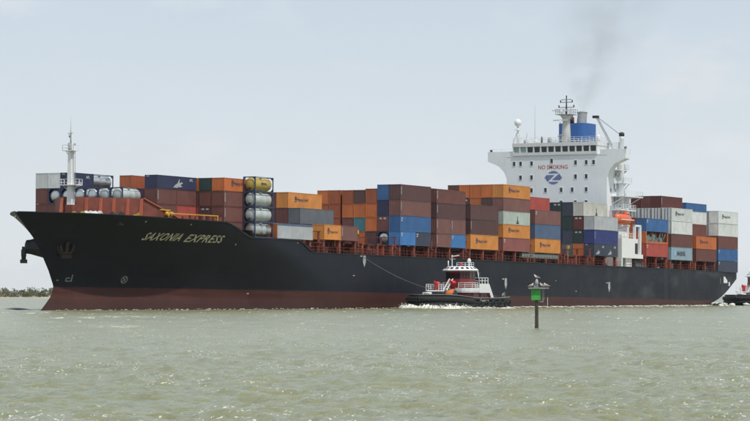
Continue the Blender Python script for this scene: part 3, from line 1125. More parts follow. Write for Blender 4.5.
mb.add([(-FL0 + 0.06, -2.9, fz - 1.1), (-FL0 + 0.06, -1.9, fz - 0.6), (-FL0 + 0.06, -2.1, fz - 0.4), (-FL0 + 0.06, -3.1, fz - 0.8)], [(0, 1, 2, 3)])
mb.build('funnel_marking', M_WMARK, funnel)
mb = MB()
railing(mb, [(-FL0 + 0.4, -4.0, 36.6), (-FL0 + 0.4, 4.1, 36.6), (-FL1, 4.1, 36.6)], 1.1, 3, 0.05, 1.2)
mb.build('funnel_railing', M_WHITE2, funnel)

# port side of the house: king post and stores crane, platforms, lifeboat station
KL, KP = 107.7, 13.0
mb = MB()
mb.lathe([(0.62, 20.5), (0.60, 33.0), (0.50, 37.6), (0.55, 37.7), (0.52, 38.4)], (-KL, KP, 0), 'z', 14)
crane = mb.build('king_post', M_WHITE, ship)
hinge = Vector((-KL, 11.6, 34.6))
tip = Vector((-(KL - 1.0), p_of(596, KL - 1.0), z_of(117, KL - 1.0, 8)))
mb = MB()
mb.bar(hinge + Vector((0.35, 0, 0)), tip + Vector((0.2, 0, 0)), 0.30, 0.34)
mb.bar(hinge + Vector((-0.35, 0, 0)), tip + Vector((-0.2, 0, 0)), 0.30, 0.34)
for i in range(1, 9):
    q = hinge.lerp(tip, i / 9)
    mb.bar(q + Vector((-.3, 0, 0)), q + Vector((.3, 0, 0)), 0.14)
mb.build('crane_boom', mat('boom_grey', (0.46, 0.48, 0.49), var=0.1), crane)
mb = MB()
top = Vector((-KL, KP, 38.4))
for d in (0.25, -0.25):
    mb.bar(top + Vector((d, 0, 0)), tip + Vector((d, 0, 0.1)), 0.07)
mb.build('topping_cable', M_GREYP, crane)
mb = MB()
mb.box(tip.x - 0.4, tip.x + 0.4, tip.y - 0.9, tip.y + 0.4, tip.z - 0.2, tip.z + 0.35)
mb.build('boom_head', M_DARK, crane)
mb = MB()
mb.lathe([(0.6, 38.3), (0.6, 39.0), (0.2, 39.2)], (-KL, KP, 0), 'z', 10)
mb.build('post_cap', M_DARK, crane)
MB().box(-KL - 1.0, -KL + 0.5, 11.0, 12.4, 34.3, 37.0).build('crane_winch_house', M_WHITE, crane)

def side_platform(z, L0, L1, p1, posts=True):
    mb = MB()
    mb.lbox(L0, L1, 12.1, p1, z - 0.22, z)
    railing(mb, [(-L0, 12.1, z), (-L0, p1 - .05, z), (-L1, p1 - .05, z), (-L1, 12.1, z)], 1.1, 3, 0.045, 1.2)
    for L in (L0 + 0.6, (L0 + L1) / 2, L1 - 0.4):
        mb.bar((-L, 12.1, z - 1.8), (-L, p1 - 0.4, z - 0.2), 0.16)
    return mb.build('side_platform', M_WHITE, superstructure)
side_platform(31.0, HL + 4.0, HL + 8.6, 13.4)
side_platform(28.2, HL + 4.6, HL + 9.0, 14.0)
side_platform(25.2, HL + 2.2, HL + 12.0, 15.4)
side_platform(22.2, HL + 2.0, HL + 10, 14.6)
mb = MB()
mb.lbox(HL + 6.5, HL + 12.5, 7.0, 12.0, 9.5, 25.0)
mb.build('aft_house_block', M_WHITE, superstructure)
mb = MB()        # stairs zigzag
for (z0, z1, a, b) in ((22.2, 25.2, 3.2, 6.0), (25.2, 28.2, 8.4, 5.4), (28.2, 31.0, 5.0, 8.2), (31.0, 34.2, 8.2, 5.0)):
    mb.bar((-(HL + a), 12.9, z0), (-(HL + b), 12.9, z1), 0.7, 0.12)
    mb.bar((-(HL + a), 13.3, z0 + 1), (-(HL + b), 13.3, z1 + 1), 0.07, 0.07)
mb.build('outside_stairs', M_WHITE, superstructure)
for z in (23.2, 26.2, 29.2):
    MB().lbox(HL + 3.6, HL + 4.3, 12.11, 12.2, z, z + 1.7).build('side_door', M_GREYP, superstructure)
# white embarkation block
mb = MB()
mb.lbox(101.0, 109.6, 12.1, 16.15, 11.6, 15.85)
mb.lbox(101.0, 101.6, 12.1, 16.1, 9.5, 11.6)
mb.lbox(109.6, 112.4, 12.1, 16.15, 11.6, 12.5)
mb.lbox(104.2, 107.5, 12.1, 15.6, 9.5, 11.6)
emb_block = mb.build('embarkation_block', M_WHITE2, superstructure)
MB().lbox(108.0, 109.4, 16.1, 16.19, 12.6, 14.9).build('door_opening', M_DARK, superstructure)
mb = MB()
for L in (108.0, 111.0):
    mb.lbox(L, L + 0.55, 15.6, 16.1, 15.85 if L < 109 else 12.5, 18.9)
mb.lbox(108.0, 111.55, 15.6, 16.1, 18.55, 18.95)
for L in (101.6, 105.4):
    mb.bar((-L, 13.2, 15.85), (-L, 13.2, 22.0), 0.4)
    mb.bar((-L, 13.2, 22.0), (-L, 15.6, 22.3), 0.35)
    mb.bar((-L, 13.3, 18.0), (-L, 16.0, 18.6), 0.3)
railing(mb, [(-101.1, 16.0, 15.85), (-107.8, 16.0, 15.85)], 1.1, 2, 0.05, 1.5)
mb.build('boat_davit', M_WHITE, superstructure)
mb = MB()
for L in (102.3, 104.2):
    mb.lathe([(0.45, 15.86), (0.5, 16.1), (0.45, 16.7), (0.1, 16.9)], (-L, 15.5, 0), 'z', 10)
mb.build('life_raft_canister', M_WHITE2, superstructure)
# grey pipes low on the deck just aft of the house
mb = MB()
for p, z in ((15.2, 10.4), (14.8, 11.0), (15.4, 9.9)):
    mb.tube((-109.8, p, z), (-115.4, p, z), 0.35, 0.35, 8)
mb.build('deck_pipes', mat('pipe_blue_grey', (0.10, 0.13, 0.16), rough=0.5, var=0.3), ship)

# enclosed lifeboat (hangs in the davits: a thing of its own)
LBO = Matrix.Translation((-103.9, 14.9, 18.75))
lb = empty('lifeboat', SHIP @ LBO)
tag(lb, 'orange enclosed lifeboat hanging in davits beside the white deckhouse', 'lifeboat')
mb = MB()
vs, fs = [], []
nst, nr = 15, 16
for i in range(nst):
    t = i / (nst - 1) * 2 - 1
    w = 1.35 * (1 - abs(t) ** 3.2) ** 0.6 + 0.02
    for j in range(nr):
        a = 2 * math.pi * j / nr
        y, z = math.cos(a), math.sin(a)
        zz = 1.15 + (z * 1.15 if z < 0 else z * 1.25) * (0.35 + 0.65 * (1 - abs(t) ** 4) ** 0.5) + 0.12 * t * t
        vs.append((t * 3.7, w * math.copysign(abs(y) ** 0.75, y), zz))
for i in range(nst - 1):
    for j in range(nr):
        fs.append((i * nr + j, i * nr + (j + 1) % nr, (i + 1) * nr + (j + 1) % nr, (i + 1) * nr + j))
fs += [tuple(range(nr))[::-1], tuple((nst - 1) * nr + j for j in range(nr))]
mb.add(vs, fs, True)
mb.build('hull', M_LIFE, lb)
mb = MB()
mb.lathe([(1.0, 0), (0.85, 0.45), (0.3, 0.6)], (-1.9, 0, 2.3), 'z', 12, True, (0.7, 0.8))
mb.build('conning_hatch', M_LIFE, lb)
mb = MB()
mb.box(-3.3, 3.3, 1.30, 1.40, 1.05, 1.22)
mb.box(-3.3, 3.3, -1.40, -1.30, 1.05, 1.22)
mb.build('fender_strip', M_WHITE2, lb)

# ------------------------------------------------------------------ containers
CW = 2.438
CME = {}

def corrug_panel(mb, n, a0, a1, z0, z1, fn, depth=0.04):
    """corrugated sheet between a0..a1; fn(a, z, out) -> point"""
    vs, fs = [], []
    xs = []
    step = (a1 - a0) / n
    for i in range(n):
        s = a0 + i * step
        xs += [(s, 0), (s + step * 0.25, 0), (s + step * 0.5, -depth), (s + step * 0.75, -depth)]
    xs.append((a1, 0))
    for a, o in xs:
        vs += [fn(a, z0, o), fn(a, z1, o)]
    for i in range(len(xs) - 1):
        fs.append((2 * i, 2 * i + 2, 2 * i + 3, 2 * i + 1))
    mb.add(vs, fs)

def container_meshes(length, h, kind):
    key = (round(length, 2), round(h, 2), kind)
    if key in CME:
        return CME[key]
    hl, hw = length / 2, CW / 2
    zr0, zr1 = 0.16, h - 0.10
    body = MB()
    nside = int(round((length - 0.3) / (0.28 if kind == 'dry' else 0.55)))
    nend = int(round((CW - 0.3) / 0.28))
    dep = 0.045 if kind == 'dry' else 0.015
    for s in (1, -1):
        corrug_panel(body, nside, -hl + 0.15, hl - 0.15, zr0, zr1, lambda a, z, o, s=s: (a, s * (hw - 0.015 + o), z), dep)
        corrug_panel(body, nend, -hw + 0.15, hw - 0.15, zr0, zr1, lambda a, z, o, s=s: (s * (hl - 0.015 + o), a, z), dep)
    corrug_panel(body, max(4, nside // 2), -hl + 0.1, hl - 0.1, 0, 1, lambda a, z, o: (a, (z - 0.5) * (CW - 0.1), h - 0.03 + o), 0.02)
    body.box(-hl + 0.1, hl - 0.1, -hw + 0.1, hw - 0.1, 0.12, 0.16)
    fr = MB()
    for sx in (1, -1):
        for sy in (1, -1):
            fr.box(sx * hl, sx * (hl - 0.16), sy * hw, sy * (hw - 0.14), 0.12, h - 0.12)
            for z in (0, h - 0.12):
                fr.box(sx * (hl + 0.004), sx * (hl - 0.18), sy * (hw + 0.004), sy * (hw - 0.16), z, z + 0.12)
    for sy in (1, -1):
        fr.box(-hl + 0.16, hl - 0.16, sy * (hw - 0.002), sy * (hw - 0.09), 0.02, 0.18)
        fr.box(-hl + 0.16, hl - 0.16, sy * (hw - 0.004), sy * (hw - 0.08), h - 0.11, h - 0.02)
    for sx in (1, -1):
        fr.box(sx * (hl - 0.002), sx * (hl - 0.1), -hw + 0.14, hw - 0.14, 0.02, 0.18)
        fr.box(sx * (hl - 0.004), sx * (hl - 0.1), -hw + 0.14, hw - 0.14, h - 0.13, h - 0.02)
    dr = MB()                                       # forward end: two doors with four lock rods
    for s in (-1, 1):
        dr.box(hl - 0.03, hl + 0.012, s * 0.02, s * (hw - 0.16), 0.2, h - 0.15)
        for q in (0.30, 0.82):
            dr.tube((hl + 0.05, s * q, 0.12), (hl + 0.05, s * q, h - 0.08), 0.028, 0.028, 5)
            dr.box(hl + 0.03, hl + 0.075, s * q - 0.12, s * q + 0.12, 1.05, 1.13)
    CME[key] = [body.mesh('corrugated_box'), fr.mesh('frame'), dr.mesh('doors')]
    for me in CME[key]:
        me.materials.append(None)
    return CME[key]

def tank_meshes():
    if 'tank' in CME:
        return CME['tank']
    hl, hw, h = 3.03, CW / 2, 2.591
    body = MB()
    r = 1.13
    zc = 1.34
    prof = [(0.15, -2.95), (0.62, -2.90), (0.95, -2.76), (1.08, -2.6), (r, -2.4), (r, -0.9), (r + 0.012, -0.88), (r + 0.012, -0.80), (r, -0.78), (r, 0.78), (r + 0.012, 0.80),
            (r + 0.012, 0.88), (r, 0.9), (r, 2.4), (1.08, 2.6), (0.95, 2.76), (0.62, 2.90), (0.15, 2.95)]
    body.lathe(prof, (0, 0, zc), 'x', 24)
    fr = MB()
    for sx in (1, -1):
        x1 = sx * hl
        for sy in (1, -1):
            fr.box(x1, x1 - sx * 0.15, sy * hw, sy * (hw - 0.15), 0, h)
            # corner gussets give the octagonal opening
            fr.add([(x1 - sx * .02, sy * (hw - .15), h - .14), (x1 - sx * .02, sy * (hw - .62), h - .14), (x1 - sx * .02, sy * (hw - .15), h - .66)], [(0, 1, 2)])
            fr.add([(x1 - sx * .02, sy * (hw - .15), .16), (x1 - sx * .02, sy * (hw - .62), .16), (x1 - sx * .02, sy * (hw - .15), .7)], [(0, 1, 2)])
        fr.box(x1, x1 - sx * 0.13, -hw + 0.15, hw - 0.15, 0.02, 0.16)
        fr.box(x1, x1 - sx * 0.13, -hw + 0.15, hw - 0.15, h - 0.14, h - 0.01)
    for sy in (1, -1):
        fr.box(-hl + .15, hl - .15, sy * hw, sy * (hw - 0.12), 0.0, 0.16)
        fr.box(-hl + .15, hl - .15, sy * (hw - .02), sy * (hw - 0.10), h - 0.10, h - 0.02)
    wk = MB()
    wk.box(-2.6, 2.6, -0.35, 0.25, h - 0.10, h - 0.06)
    wk.lathe([(0.3, 0), (0.3, 0.16), (0.05, 0.2)], (0.3, 0.6, h - 0.24), 'z', 10)
    vl = MB()
    vl.box(2.93, 3.0, -0.28, 0.28, 0.45, 0.72)
    vl.tube((2.9, 0, 0.3), (3.02, 0, 0.3), 0.14, 0.14, 8)
    CME['tank'] = [body.mesh('tank_barrel'), fr.mesh('frame'), wk.mesh('walkway'), vl.mesh('valve_box')]
    for me in CME['tank']:
        me.materials.append(None)
    return CME['tank']

def set_mat(o, m):
    o.material_slots[0].link = 'OBJECT'
    o.material_slots[0].material = m

def dark(m_name):
    c = PAL[m_name]
    return cmat(m_name)

GRP = 'shipping containers stacked on the container ship'
COUNT = {}

def side_text(parent, s, size, m, x_off, z_off, hw=CW / 2, shear=0.0, bold=0.01, name='lettering'):
    vs, fs = text_mesh(s, size, shear, 1.0, 1.0, bold)
    mb = MB()
    mb.add([(x_off - a, hw + 0.018, z_off + b) for a, b in vs], fs)
    return mb.build(name, m, parent)

def side_shape(parent, shape, m, x_off, z_off, name='emblem', hw=CW / 2):
    vs, fs = shape
    mb = MB()
    mb.add([(x_off - a, hw + 0.018, z_off + b) for a, b in vs], fs)
    return mb.build(name, m, parent)

EAGLE = ([(0, 0), (0.55, 0.5), (1.1, 0.75), (1.5, 1.35), (1.75, 1.5), (1.62, 1.1), (1.75, 0.85), (2.2, 1.0), (2.55, 0.85), (2.2, 0.7), (1.9, 0.42),
          (2.5, 0.35), (1.7, 0.16), (1.0, 0.22), (1.3, 0.0), (0.5, 0.1)],
         [(0, 1, 14, 15), (1, 2, 13, 14), (2, 3, 5, 6), (3, 4, 5), (2, 6, 10, 13), (6, 7, 9, 10), (7, 8, 9), (10, 11, 12, 13)])

def logo(o, kind, length, h):
    hl = length / 2
    if kind == 'hapag':
        sz = 0.78
        x0 = hl - length * 0.20
        side_shape(o, rects((0, 0.62, 0, 0.16), (0, 0.16, 0.16, 0.95), (0.46, 0.62, 0.16, 0.95), (-0.1, 0.75, 0.45, 0.62), (0.2, 0.42, 0.7, 1.1)), M_HLBLUE, x0, h * 0.40)
        side_text(o, 'Hapag-Lloyd', sz if length > 8 else 0.55, M_HLBLUE, x0 - 0.85, h * 0.42)
    elif kind == 'apl':
        k = 1.25 if length > 8 else 0.9
        side_shape(o, ([(a * k, b * k * 0.85) for a, b in EAGLE[0]], EAGLE[1]), M_WMARK, (hl - length * (0.40 if length > 8 else 0.12)), h * 0.10)
        side_text(o, 'APL', 0.62, M_WMARK, -hl + (2.2 if length > 8 else 2.1), h * 0.66, bold=0.03)
        front_text(o, 'APL', 0.40, M_WMARK, -0.9, h * 0.84, hl)
    elif kind == 'maersk':
        side_shape(o, rects((0, 1.15, 0, 1.15)), mat('star_square_blue', (0.18, 0.50, 0.70), var=0.1), hl - 1.5, h * 0.32)
        star = [(0.575 + (0.5 if i % 2 == 0 else 0.2) * math.sin(math.pi * i / 7), 0.575 + (0.5 if i % 2 == 0 else 0.2) * math.cos(math.pi * i / 7)) for i in range(14)]
        vs, fs = star + [(0.575, 0.575)], [(i, (i + 1) % 14, 14) for i in range(14)]
        mb = MB()
        mb.add([(hl - 1.5 - a, CW / 2 + 0.024, h * 0.32 + b) for a, b in vs], fs)
        mb.build('star', M_WMARK, o)
        side_text(o, 'MAERSK', 1.35, M_HLBLUE, hl - 3.3, h * 0.34, bold=0.03)
    elif kind == 'code':          # column of white code marks down the forward corner
        rs = [(0.18, 0.46, h * 0.86 - i * 0.17 - 0.11, h * 0.86 - i * 0.17) for i in range(9)]
        side_shape(o, rects(*rs), M_WMARK, hl - 0.02, 0, 'code_marks')
    elif kind == 'shortcode':
        side_shape(o, rects((0.3, 1.0, h * 0.78, h * 0.88), (0.3, 0.8, h * 0.64, h * 0.74)), M_WMARK, hl, 0, 'code_marks')
    elif kind == 'endcode':
        for y in (-0.75, 0.15):
            mb = MB()
            mb.add([(hl + 0.02, y, h * 0.76), (hl + 0.02, y + 0.55, h * 0.76), (hl + 0.02, y + 0.55, h * 0.88), (hl + 0.02, y, h * 0.88)], [(0, 1, 2, 3)])
            mb.build('end_code_mark', M_WMARK, o)
    elif kind == 'stamp':
        side_shape(o, rects((0, 0.22, 0, 1.5), (-0.5, 0.7, 0.0, 0.22), (-0.3, 0.5, 0.4, 0.55)), M_DARK, -0.3, 0.25, 'stencil')

def front_text(o, s, size, m, y0, z0, hl):
    vs, fs = text_mesh(s, size, 0, 1.0, 1.0, 0.01)
    mb = MB()
    mb.add([(hl + 0.02, y0 + a, z0 + b) for a, b in vs], fs)
    return mb.build('end_lettering', m, o)

def add_container(L, p, z, length, h, spec, where):
    """spec: 'colour' or 'colour/flag/flag'; flags: reefer, door, hapag, apl, maersk, code ..."""
    parts = spec.split('/')
    c, flags = parts[0], parts[1:]
    mx = SHIP @ Matrix.Translation((-(L + length / 2), p - CW / 2, z))
    if c in ('silver tank', 'white tank', 'yellow tank'):
        b, f, w, v = tank_meshes()
        o = obj('tank_container', b, None, mx)
        set_mat(o, {'silver tank': M_STEEL, 'white tank': M_TANKWHITE, 'yellow tank': M_TANKYEL}[c])
        for me, nm, m in ((f, 'frame', M_TFRAME), (w, 'walkway', M_GREYP), (v, 'valve_box', M_DARK)):
            k = obj(nm, me, o)
            set_mat(k, m)
        if c == 'yellow tank':
            side_shape(o, rects((0.0, 2.0, 0.0, 0.12), (0.0, 1.7, 0.2, 0.32)), M_DARK, 1.0, 1.25, 'faded_print', 1.13)
        tag(o, f'{c}, {where}', 'tank container', GRP)
        return o
    if c == 'flat rack':
        o = empty('flat_rack', mx)
        hl, hw = length / 2, CW / 2
        mb = MB()
        mb.box(-hl, hl, -hw, hw, 0, 0.45)
        mb.build('base', cmat('orange'), o)
        mb = MB()
        for sx in (1, -1):
            for sy in (1, -1):
                mb.box(sx * hl, sx * (hl - 0.3), sy * hw, sy * (hw - 0.25), 0.45, h)
            mb.box(sx * hl, sx * (hl - 0.15), -hw + .25, hw - .25, h - 0.3, h)
            if sx > 0:
                mb.box(sx * (hl - .05), sx * (hl - .12), -hw + .25, hw - .25, 0.45, h - 0.3)
        mb.build('end_frame', cmat('orange'), o)
        mb = MB()
        random.seed(5)
        for i in range(16):
            x = random.uniform(-hl + 1, hl - 1.6)
            mb.box(x, x + random.uniform(0.5, 1.6), random.uniform(-1.0, 0), random.uniform(0.2, 1.05), 0.45, random.uniform(0.9, h - 0.2))
        for i in range(10):
            x = random.uniform(-hl + 1, hl - 1)
            mb.tube((x, 1.0, 0.5), (x + random.uniform(-1.5, 1.5), random.uniform(0.2, 1.1), h - 0.3), 0.08, None, 6)
        mb.build('machinery', mat('rack_machinery', (0.16, 0.18, 0.17), var=0.6, vscale=2.5), o)
        tag(o, f'orange flat rack loaded with grey machinery, {where}', 'flat rack', GRP)
        return o
    kind = 'reefer' if 'reefer' in flags else 'dry'
    b, f, d = container_meshes(length, h, kind)
    o = obj('shipping_container', b, None, mx)
    set_mat(o, cmat(c))
    k = obj('frame', f, o)
    set_mat(k, cmat(c))
    if 'door' in flags:
        k = obj('doors', d, o)
        set_mat(k, cmat(c))
    if 'blacklines' in flags:
        mb = MB()
        hl = length / 2
        for y in (-1.13, -0.35, 0.35, 1.13):
            mb.box(hl + 0.012, hl + 0.03, y - 0.05, y + 0.05, 0.15, h - 0.1)
        mb.build('lock_rods', M_DARK, o)
    if 'bluerail' in flags:
        MB().box(-length / 2, length / 2, CW / 2 + 0.003, CW / 2 + 0.02, h - 0.35, h - 0.02).build('top_rail', cmat('slate blue'), o)
        MB().box(length / 2 + .006, length / 2 + .03, -CW / 2 + .1, CW / 2 - .05, 0.15, h - .15).build('cooling_unit', cmat('orange'), o)
    for fl in flags:
        if fl in ('hapag', 'apl', 'maersk', 'code', 'shortcode', 'endcode', 'stamp'):
            logo(o, fl, length, h)
    desc = {'hapag': ' lettered', 'apl': ' eagle-marked', 'maersk': ' star-marked'}
    extra = ''
    for fl in flags:
        extra = desc.get(fl, extra)
    tag(o, f'{c}{extra} container, {where}', 'container', GRP)
    return o

TIER = ['bottom tier', 'second tier', 'third tier', 'fourth tier', 'fifth tier']
ROWN = ['port rail row', 'second row inboard', 'third row inboard', 'fourth row inboard', 'fifth row inboard', 'sixth row inboard', 'seventh row inboard', 'eighth row inboard']

def stack(L, r, base, tiers, bay, length=12.192, hs=2.6, row=None, p=None):
    z = base
    pp = (16.1 - 2.5 * r) if p is None else p
    rn = ROWN[int(r)] if row is None else row
    for i, s in enumerate(tiers):
        h = hs[i] if isinstance(hs, (list, tuple)) else hs
        if '+' in s:
            a, b = s.split('+')
            if a != '-': add_container(L, pp, z, 6.058, h, a, f'{TIER[i]}, {rn}, forward half, {bay}')
            if b != '-': add_container(L + 6.134, pp, z, 6.058, h, b, f'{TIER[i]}, {rn}, aft half, {bay}')
        elif s != '-':
            add_container(L, pp, z, length, h, s, f'{TIER[i]}, {rn}, {bay}')
        z += h + 0.012

# bay behind the breakwater: seven rows counted from starboard
B = 'bay behind the breakwater'
ORD = ['first', 'second', 'third', 'fourth', 'fifth', 'sixth', 'seventh']
T1 = [['rust brown', 'rust brown', 'white'], ['rust brown', 'silver tank', 'white/shortcode'], ['rust brown+rust brown', 'silver tank+rust brown', 'navy/apl+silver tank'],
      ['dark brown', 'silver tank'], ['rust brown', 'silver tank'], ['dark brown', 'white tank'], ['rust brown', 'white tank']]
PC = p_of(122, -77.4)
for j, tiers in enumerate(T1):
    stack(-77.4, 0, z_of(187.0, -77.4, 3.0) - 5.21, tiers, B, 6.058, 2.591, f'{ORD[j]} row from starboard', PC - 2.5 * (6 - j))
HH = 2.25
B = 'second bay from the bow'
h4 = [2.591, 2.591, 2.591, HH]
stack(-71.2, 3.05, 11.7, ['rust brown', 'rust brown+red', 'rust brown/code+rust brown', 'navy/apl'], B, hs=h4, row='outermost port row')
stack(-71.2, 4.05, 11.7, ['rust brown', 'rust brown', 'rust brown'], B, hs=h4, row='second row from port')
stack(-71.2, 5.05, 11.7, ['rust brown', 'dark brown', 'rust brown', 'burnt orange'], B, hs=h4, row='third row from port')
B = 'third bay from the bow'
hb = [2.591, 2.591, 2.6, HH]
stack(-52.2, 0, 11.78, ['silver tank', 'white tank', 'white tank', 'yellow tank'], B, 6.058, 2.591)
stack(-58.3, 1, 11.7, ['rust brown', 'rust brown/code', 'rust brown/code', 'orange/hapag'], B, hs=hb)
stack(-58.3, 2, 11.7, ['rust brown', 'dark brown/endcode', 'rust brown', 'dark green'], B, hs=hb)
stack(-58.3, 3, 11.7, ['maroon', 'red', 'rust brown', 'orange'], B, hs=hb)
stack(-58.3, 4, 11.7, ['rust brown', 'burnt orange', 'maroon', 'orange'], B, hs=hb)
B = 'fourth bay from the bow'
stack(-44.7, 0, 11.8, ['light grey/reefer/bluerail'], B, hs=2.65)
B = 'fifth bay from the bow'
BB = 12.05
stack(-28.4, 0, BB, ['yellow orange/hapag+pinkish brown/code'], B, hs=2.7)
stack(-28.4, 1, BB, ['rust brown'], B, hs=2.7)
stack(-28.4, 2, BB, ['rust brown', 'grey'], B, hs=2.85)
stack(-28.4, 3, BB, ['rust brown', 'rust brown', 'yellow orange/hapag'], B, hs=2.85)
stack(-28.4, 4, BB, ['rust brown', 'dark brown', 'rust brown'], B, hs=2.85)
stack(-28.4, 5, BB, ['rust brown', 'white', 'rust brown'], B, hs=2.85)
B = 'sixth bay ahead of deckhouse'
stack(0.1, 0, 11.8, ['bright blue/shortcode+slate navy/shortcode', 'blue/shortcode', 'pinkish brown/code', 'dark brown/code'], B, hs=[2.591, 2.9, 2.9, 2.9])
stack(0.1, 1, 11.8, ['-', 'rust brown/endcode', 'navy', 'blue'], B, hs=[2.591, 2.9, 2.9, 2.9])
stack(0.1, 1, 11.8, ['silver tank'], B, 6.058, 2.591)
stack(0.1, 2, 11.8, ['dark brown', 'orange', 'orange', 'burnt orange'], B, hs=[2.591, 2.591, 2.591, 2.8])
stack(0.1, 3, 11.8, ['orange', 'teal', 'orange', 'dark brown'], B, hs=2.591)
stack(0.1, 4, 11.8, ['rust brown', 'rust brown', 'orange', 'burnt orange'], B, hs=2.591)
stack(0.1, 5, 11.8, ['rust brown', 'burnt orange', 'burnt orange', 'burnt orange'], B, hs=2.6, p=16.1 - 12.9)
stack(0.1, 6, 11.8, ['rust brown', 'burnt orange', 'burnt orange', 'orange'], B, hs=2.6, p=16.1 - 15.4)
B = 'fifth bay ahead of deckhouse'
stack(14.6, 0, 11.8, ['pinkish brown/code+bright blue/shortcode', 'pinkish brown/code+pinkish brown/code', 'dark brown/code', 'rust brown/code'], B, hs=[2.591, 2.9, 2.9, 2.6])
stack(14.6, 1, 11.8, ['rust brown', 'dark brown', 'rust brown', 'rust brown'], B, hs=[2.6, 2.9, 2.9, 2.9])
B = 'fourth bay ahead of deckhouse'
stack(28.9, 0, 11.75, ['yellow orange/hapag', 'dark brown/code', 'dark brown'], B, hs=2.9)
stack(28.9, 1, 11.75, ['dark brown', 'rust brown', 'rust brown'], B, hs=2.9)
B = 'third bay ahead of deckhouse'
stack(43.3, 0, 11.75, ['pale red/shortcode', 'yellow orange/hapag', 'pale green/stamp', 'pinkish brown', 'yellow orange/hapag'], B, hs=2.64)
stack(43.3, 1, 11.75, ['rust brown', 'rust brown', 'light grey', 'dark brown', 'orange'], B, hs=2.64)
stack(43.3, 2, 11.75, ['rust brown', 'dark brown', 'rust brown', 'orange', 'orange'], B, hs=2.64)
stack(43.3, 3, 11.75, ['rust brown', 'dark brown', 'rust brown', 'dark brown/endcode', 'orange'], B, hs=2.64)
stack(43.3, 4, 11.75, ['rust brown', 'dark brown', 'rust brown', 'rust brown', 'rust brown'], B, hs=2.64)
B = 'second bay ahead of deckhouse'
stack(57.8, 0, 11.75, ['yellow orange/hapag', 'slate blue', 'pinkish brown/shortcode'], B, hs=2.9)
stack(57.8, 1, 11.75, ['rust brown', 'navy', 'maroon', 'red'], B, hs=[2.9, 2.9, 2.9, 2.75])
B = 'bay next ahead of deckhouse'
hs12 = [2.591, 2.9, 2.95, 2.95]
stack(86.8, 0, 11.75, ['slate navy/apl+slate navy/apl', 'royal blue/code', 'light grey/reefer'], B, hs=hs12)
stack(86.8, 1, 11.75, ['orange', 'dark green/endcode', 'maroon/endcode', 'cream/stamp'], B, hs=hs12)
stack(86.8, 2, 11.75, ['grey', 'slate navy', 'dark green', 'slate navy'], B, hs=hs12)
stack(86.8, 3, 11.75, ['rust brown', 'navy', 'dark green', 'dark green/endcode'], B, hs=hs12)
stack(86.8, 4, 11.75, ['rust brown', 'navy', 'dark brown', 'navy'], B, hs=hs12)
B = 'first bay behind deckhouse'
stack(114.2, 0, 12.2, ['red/shortcode', 'flat rack', 'blue/shortcode'], B, hs=[2.9, 2.6, 2.9])
stack(114.2, 1, 12.2, ['rust brown', 'orange', 'burnt orange'], B, hs=2.85)
B = 'second bay behind deckhouse'
h14 = [2.9, 2.9, 2.9, 2.93, 2.7]
stack(128.2, 0, 11.75, ['powder blue/maersk', 'rust brown', 'white/reefer/blacklines', 'white/reefer/blacklines/hapag'], B, hs=h14)
for r, top in ((1, 'maroon/code'), (2, 'rust brown'), (3, 'maroon'), (4, None)):
    t = ['rust brown', 'rust brown', 'white/reefer/blacklines', 'white/reefer/blacklines' if r < 4 else 'teal']
    stack(128.2, r, 11.75, t + ([top] if top else []), B, hs=h14)
B = 'third bay behind deckhouse'
stack(142.6, 0, 11.75, ['rust brown', 'orange/hapag'], B, hs=2.85)
stack(142.6, 1, 11.75, ['rust brown', 'rust brown', 'rust brown', 'white/reefer/blacklines', 'blue'], B, hs=[2.85, 2.85, 2.85, 2.9, 1.9])
stack(142.6, 2, 11.75, ['rust brown', 'rust brown', 'rust brown', 'white/reefer/blacklines'], B, hs=[2.85, 2.85, 2.85, 2.9])
B = 'sternmost bay'
h16 = [2.62, 2.75, 2.9, 2.9, 2.93]
stack(155.9, 0, 9.55, ['slate navy/shortcode', 'blue/shortcode', 'rust brown', 'white/reefer', 'white/reefer/hapag'], B, hs=h16)
stack(155.9, 1, 9.55, ['rust brown', 'navy', 'rust brown', 'white/reefer/blacklines', 'white/reefer/blacklines'], B, hs=h16)
stack(155.9, 2, 9.55, ['rust brown', 'navy', 'maroon', 'white/reefer/blacklines', 'white/reefer/blacklines'], B, hs=h16)

# ------------------------------------------------------------------ harbour tug
def copy_tree(o, parent=None):
    c = o.copy()
    col.objects.link(c)
    c.parent = parent
    for ch in [x for x in list(bpy.data.objects) if x.parent == o]:
        k = copy_tree(ch, c)
        k.matrix_parent_inverse = ch.matrix_parent_inverse.copy()
        k.matrix_basis = ch.matrix_basis.copy()
    return c

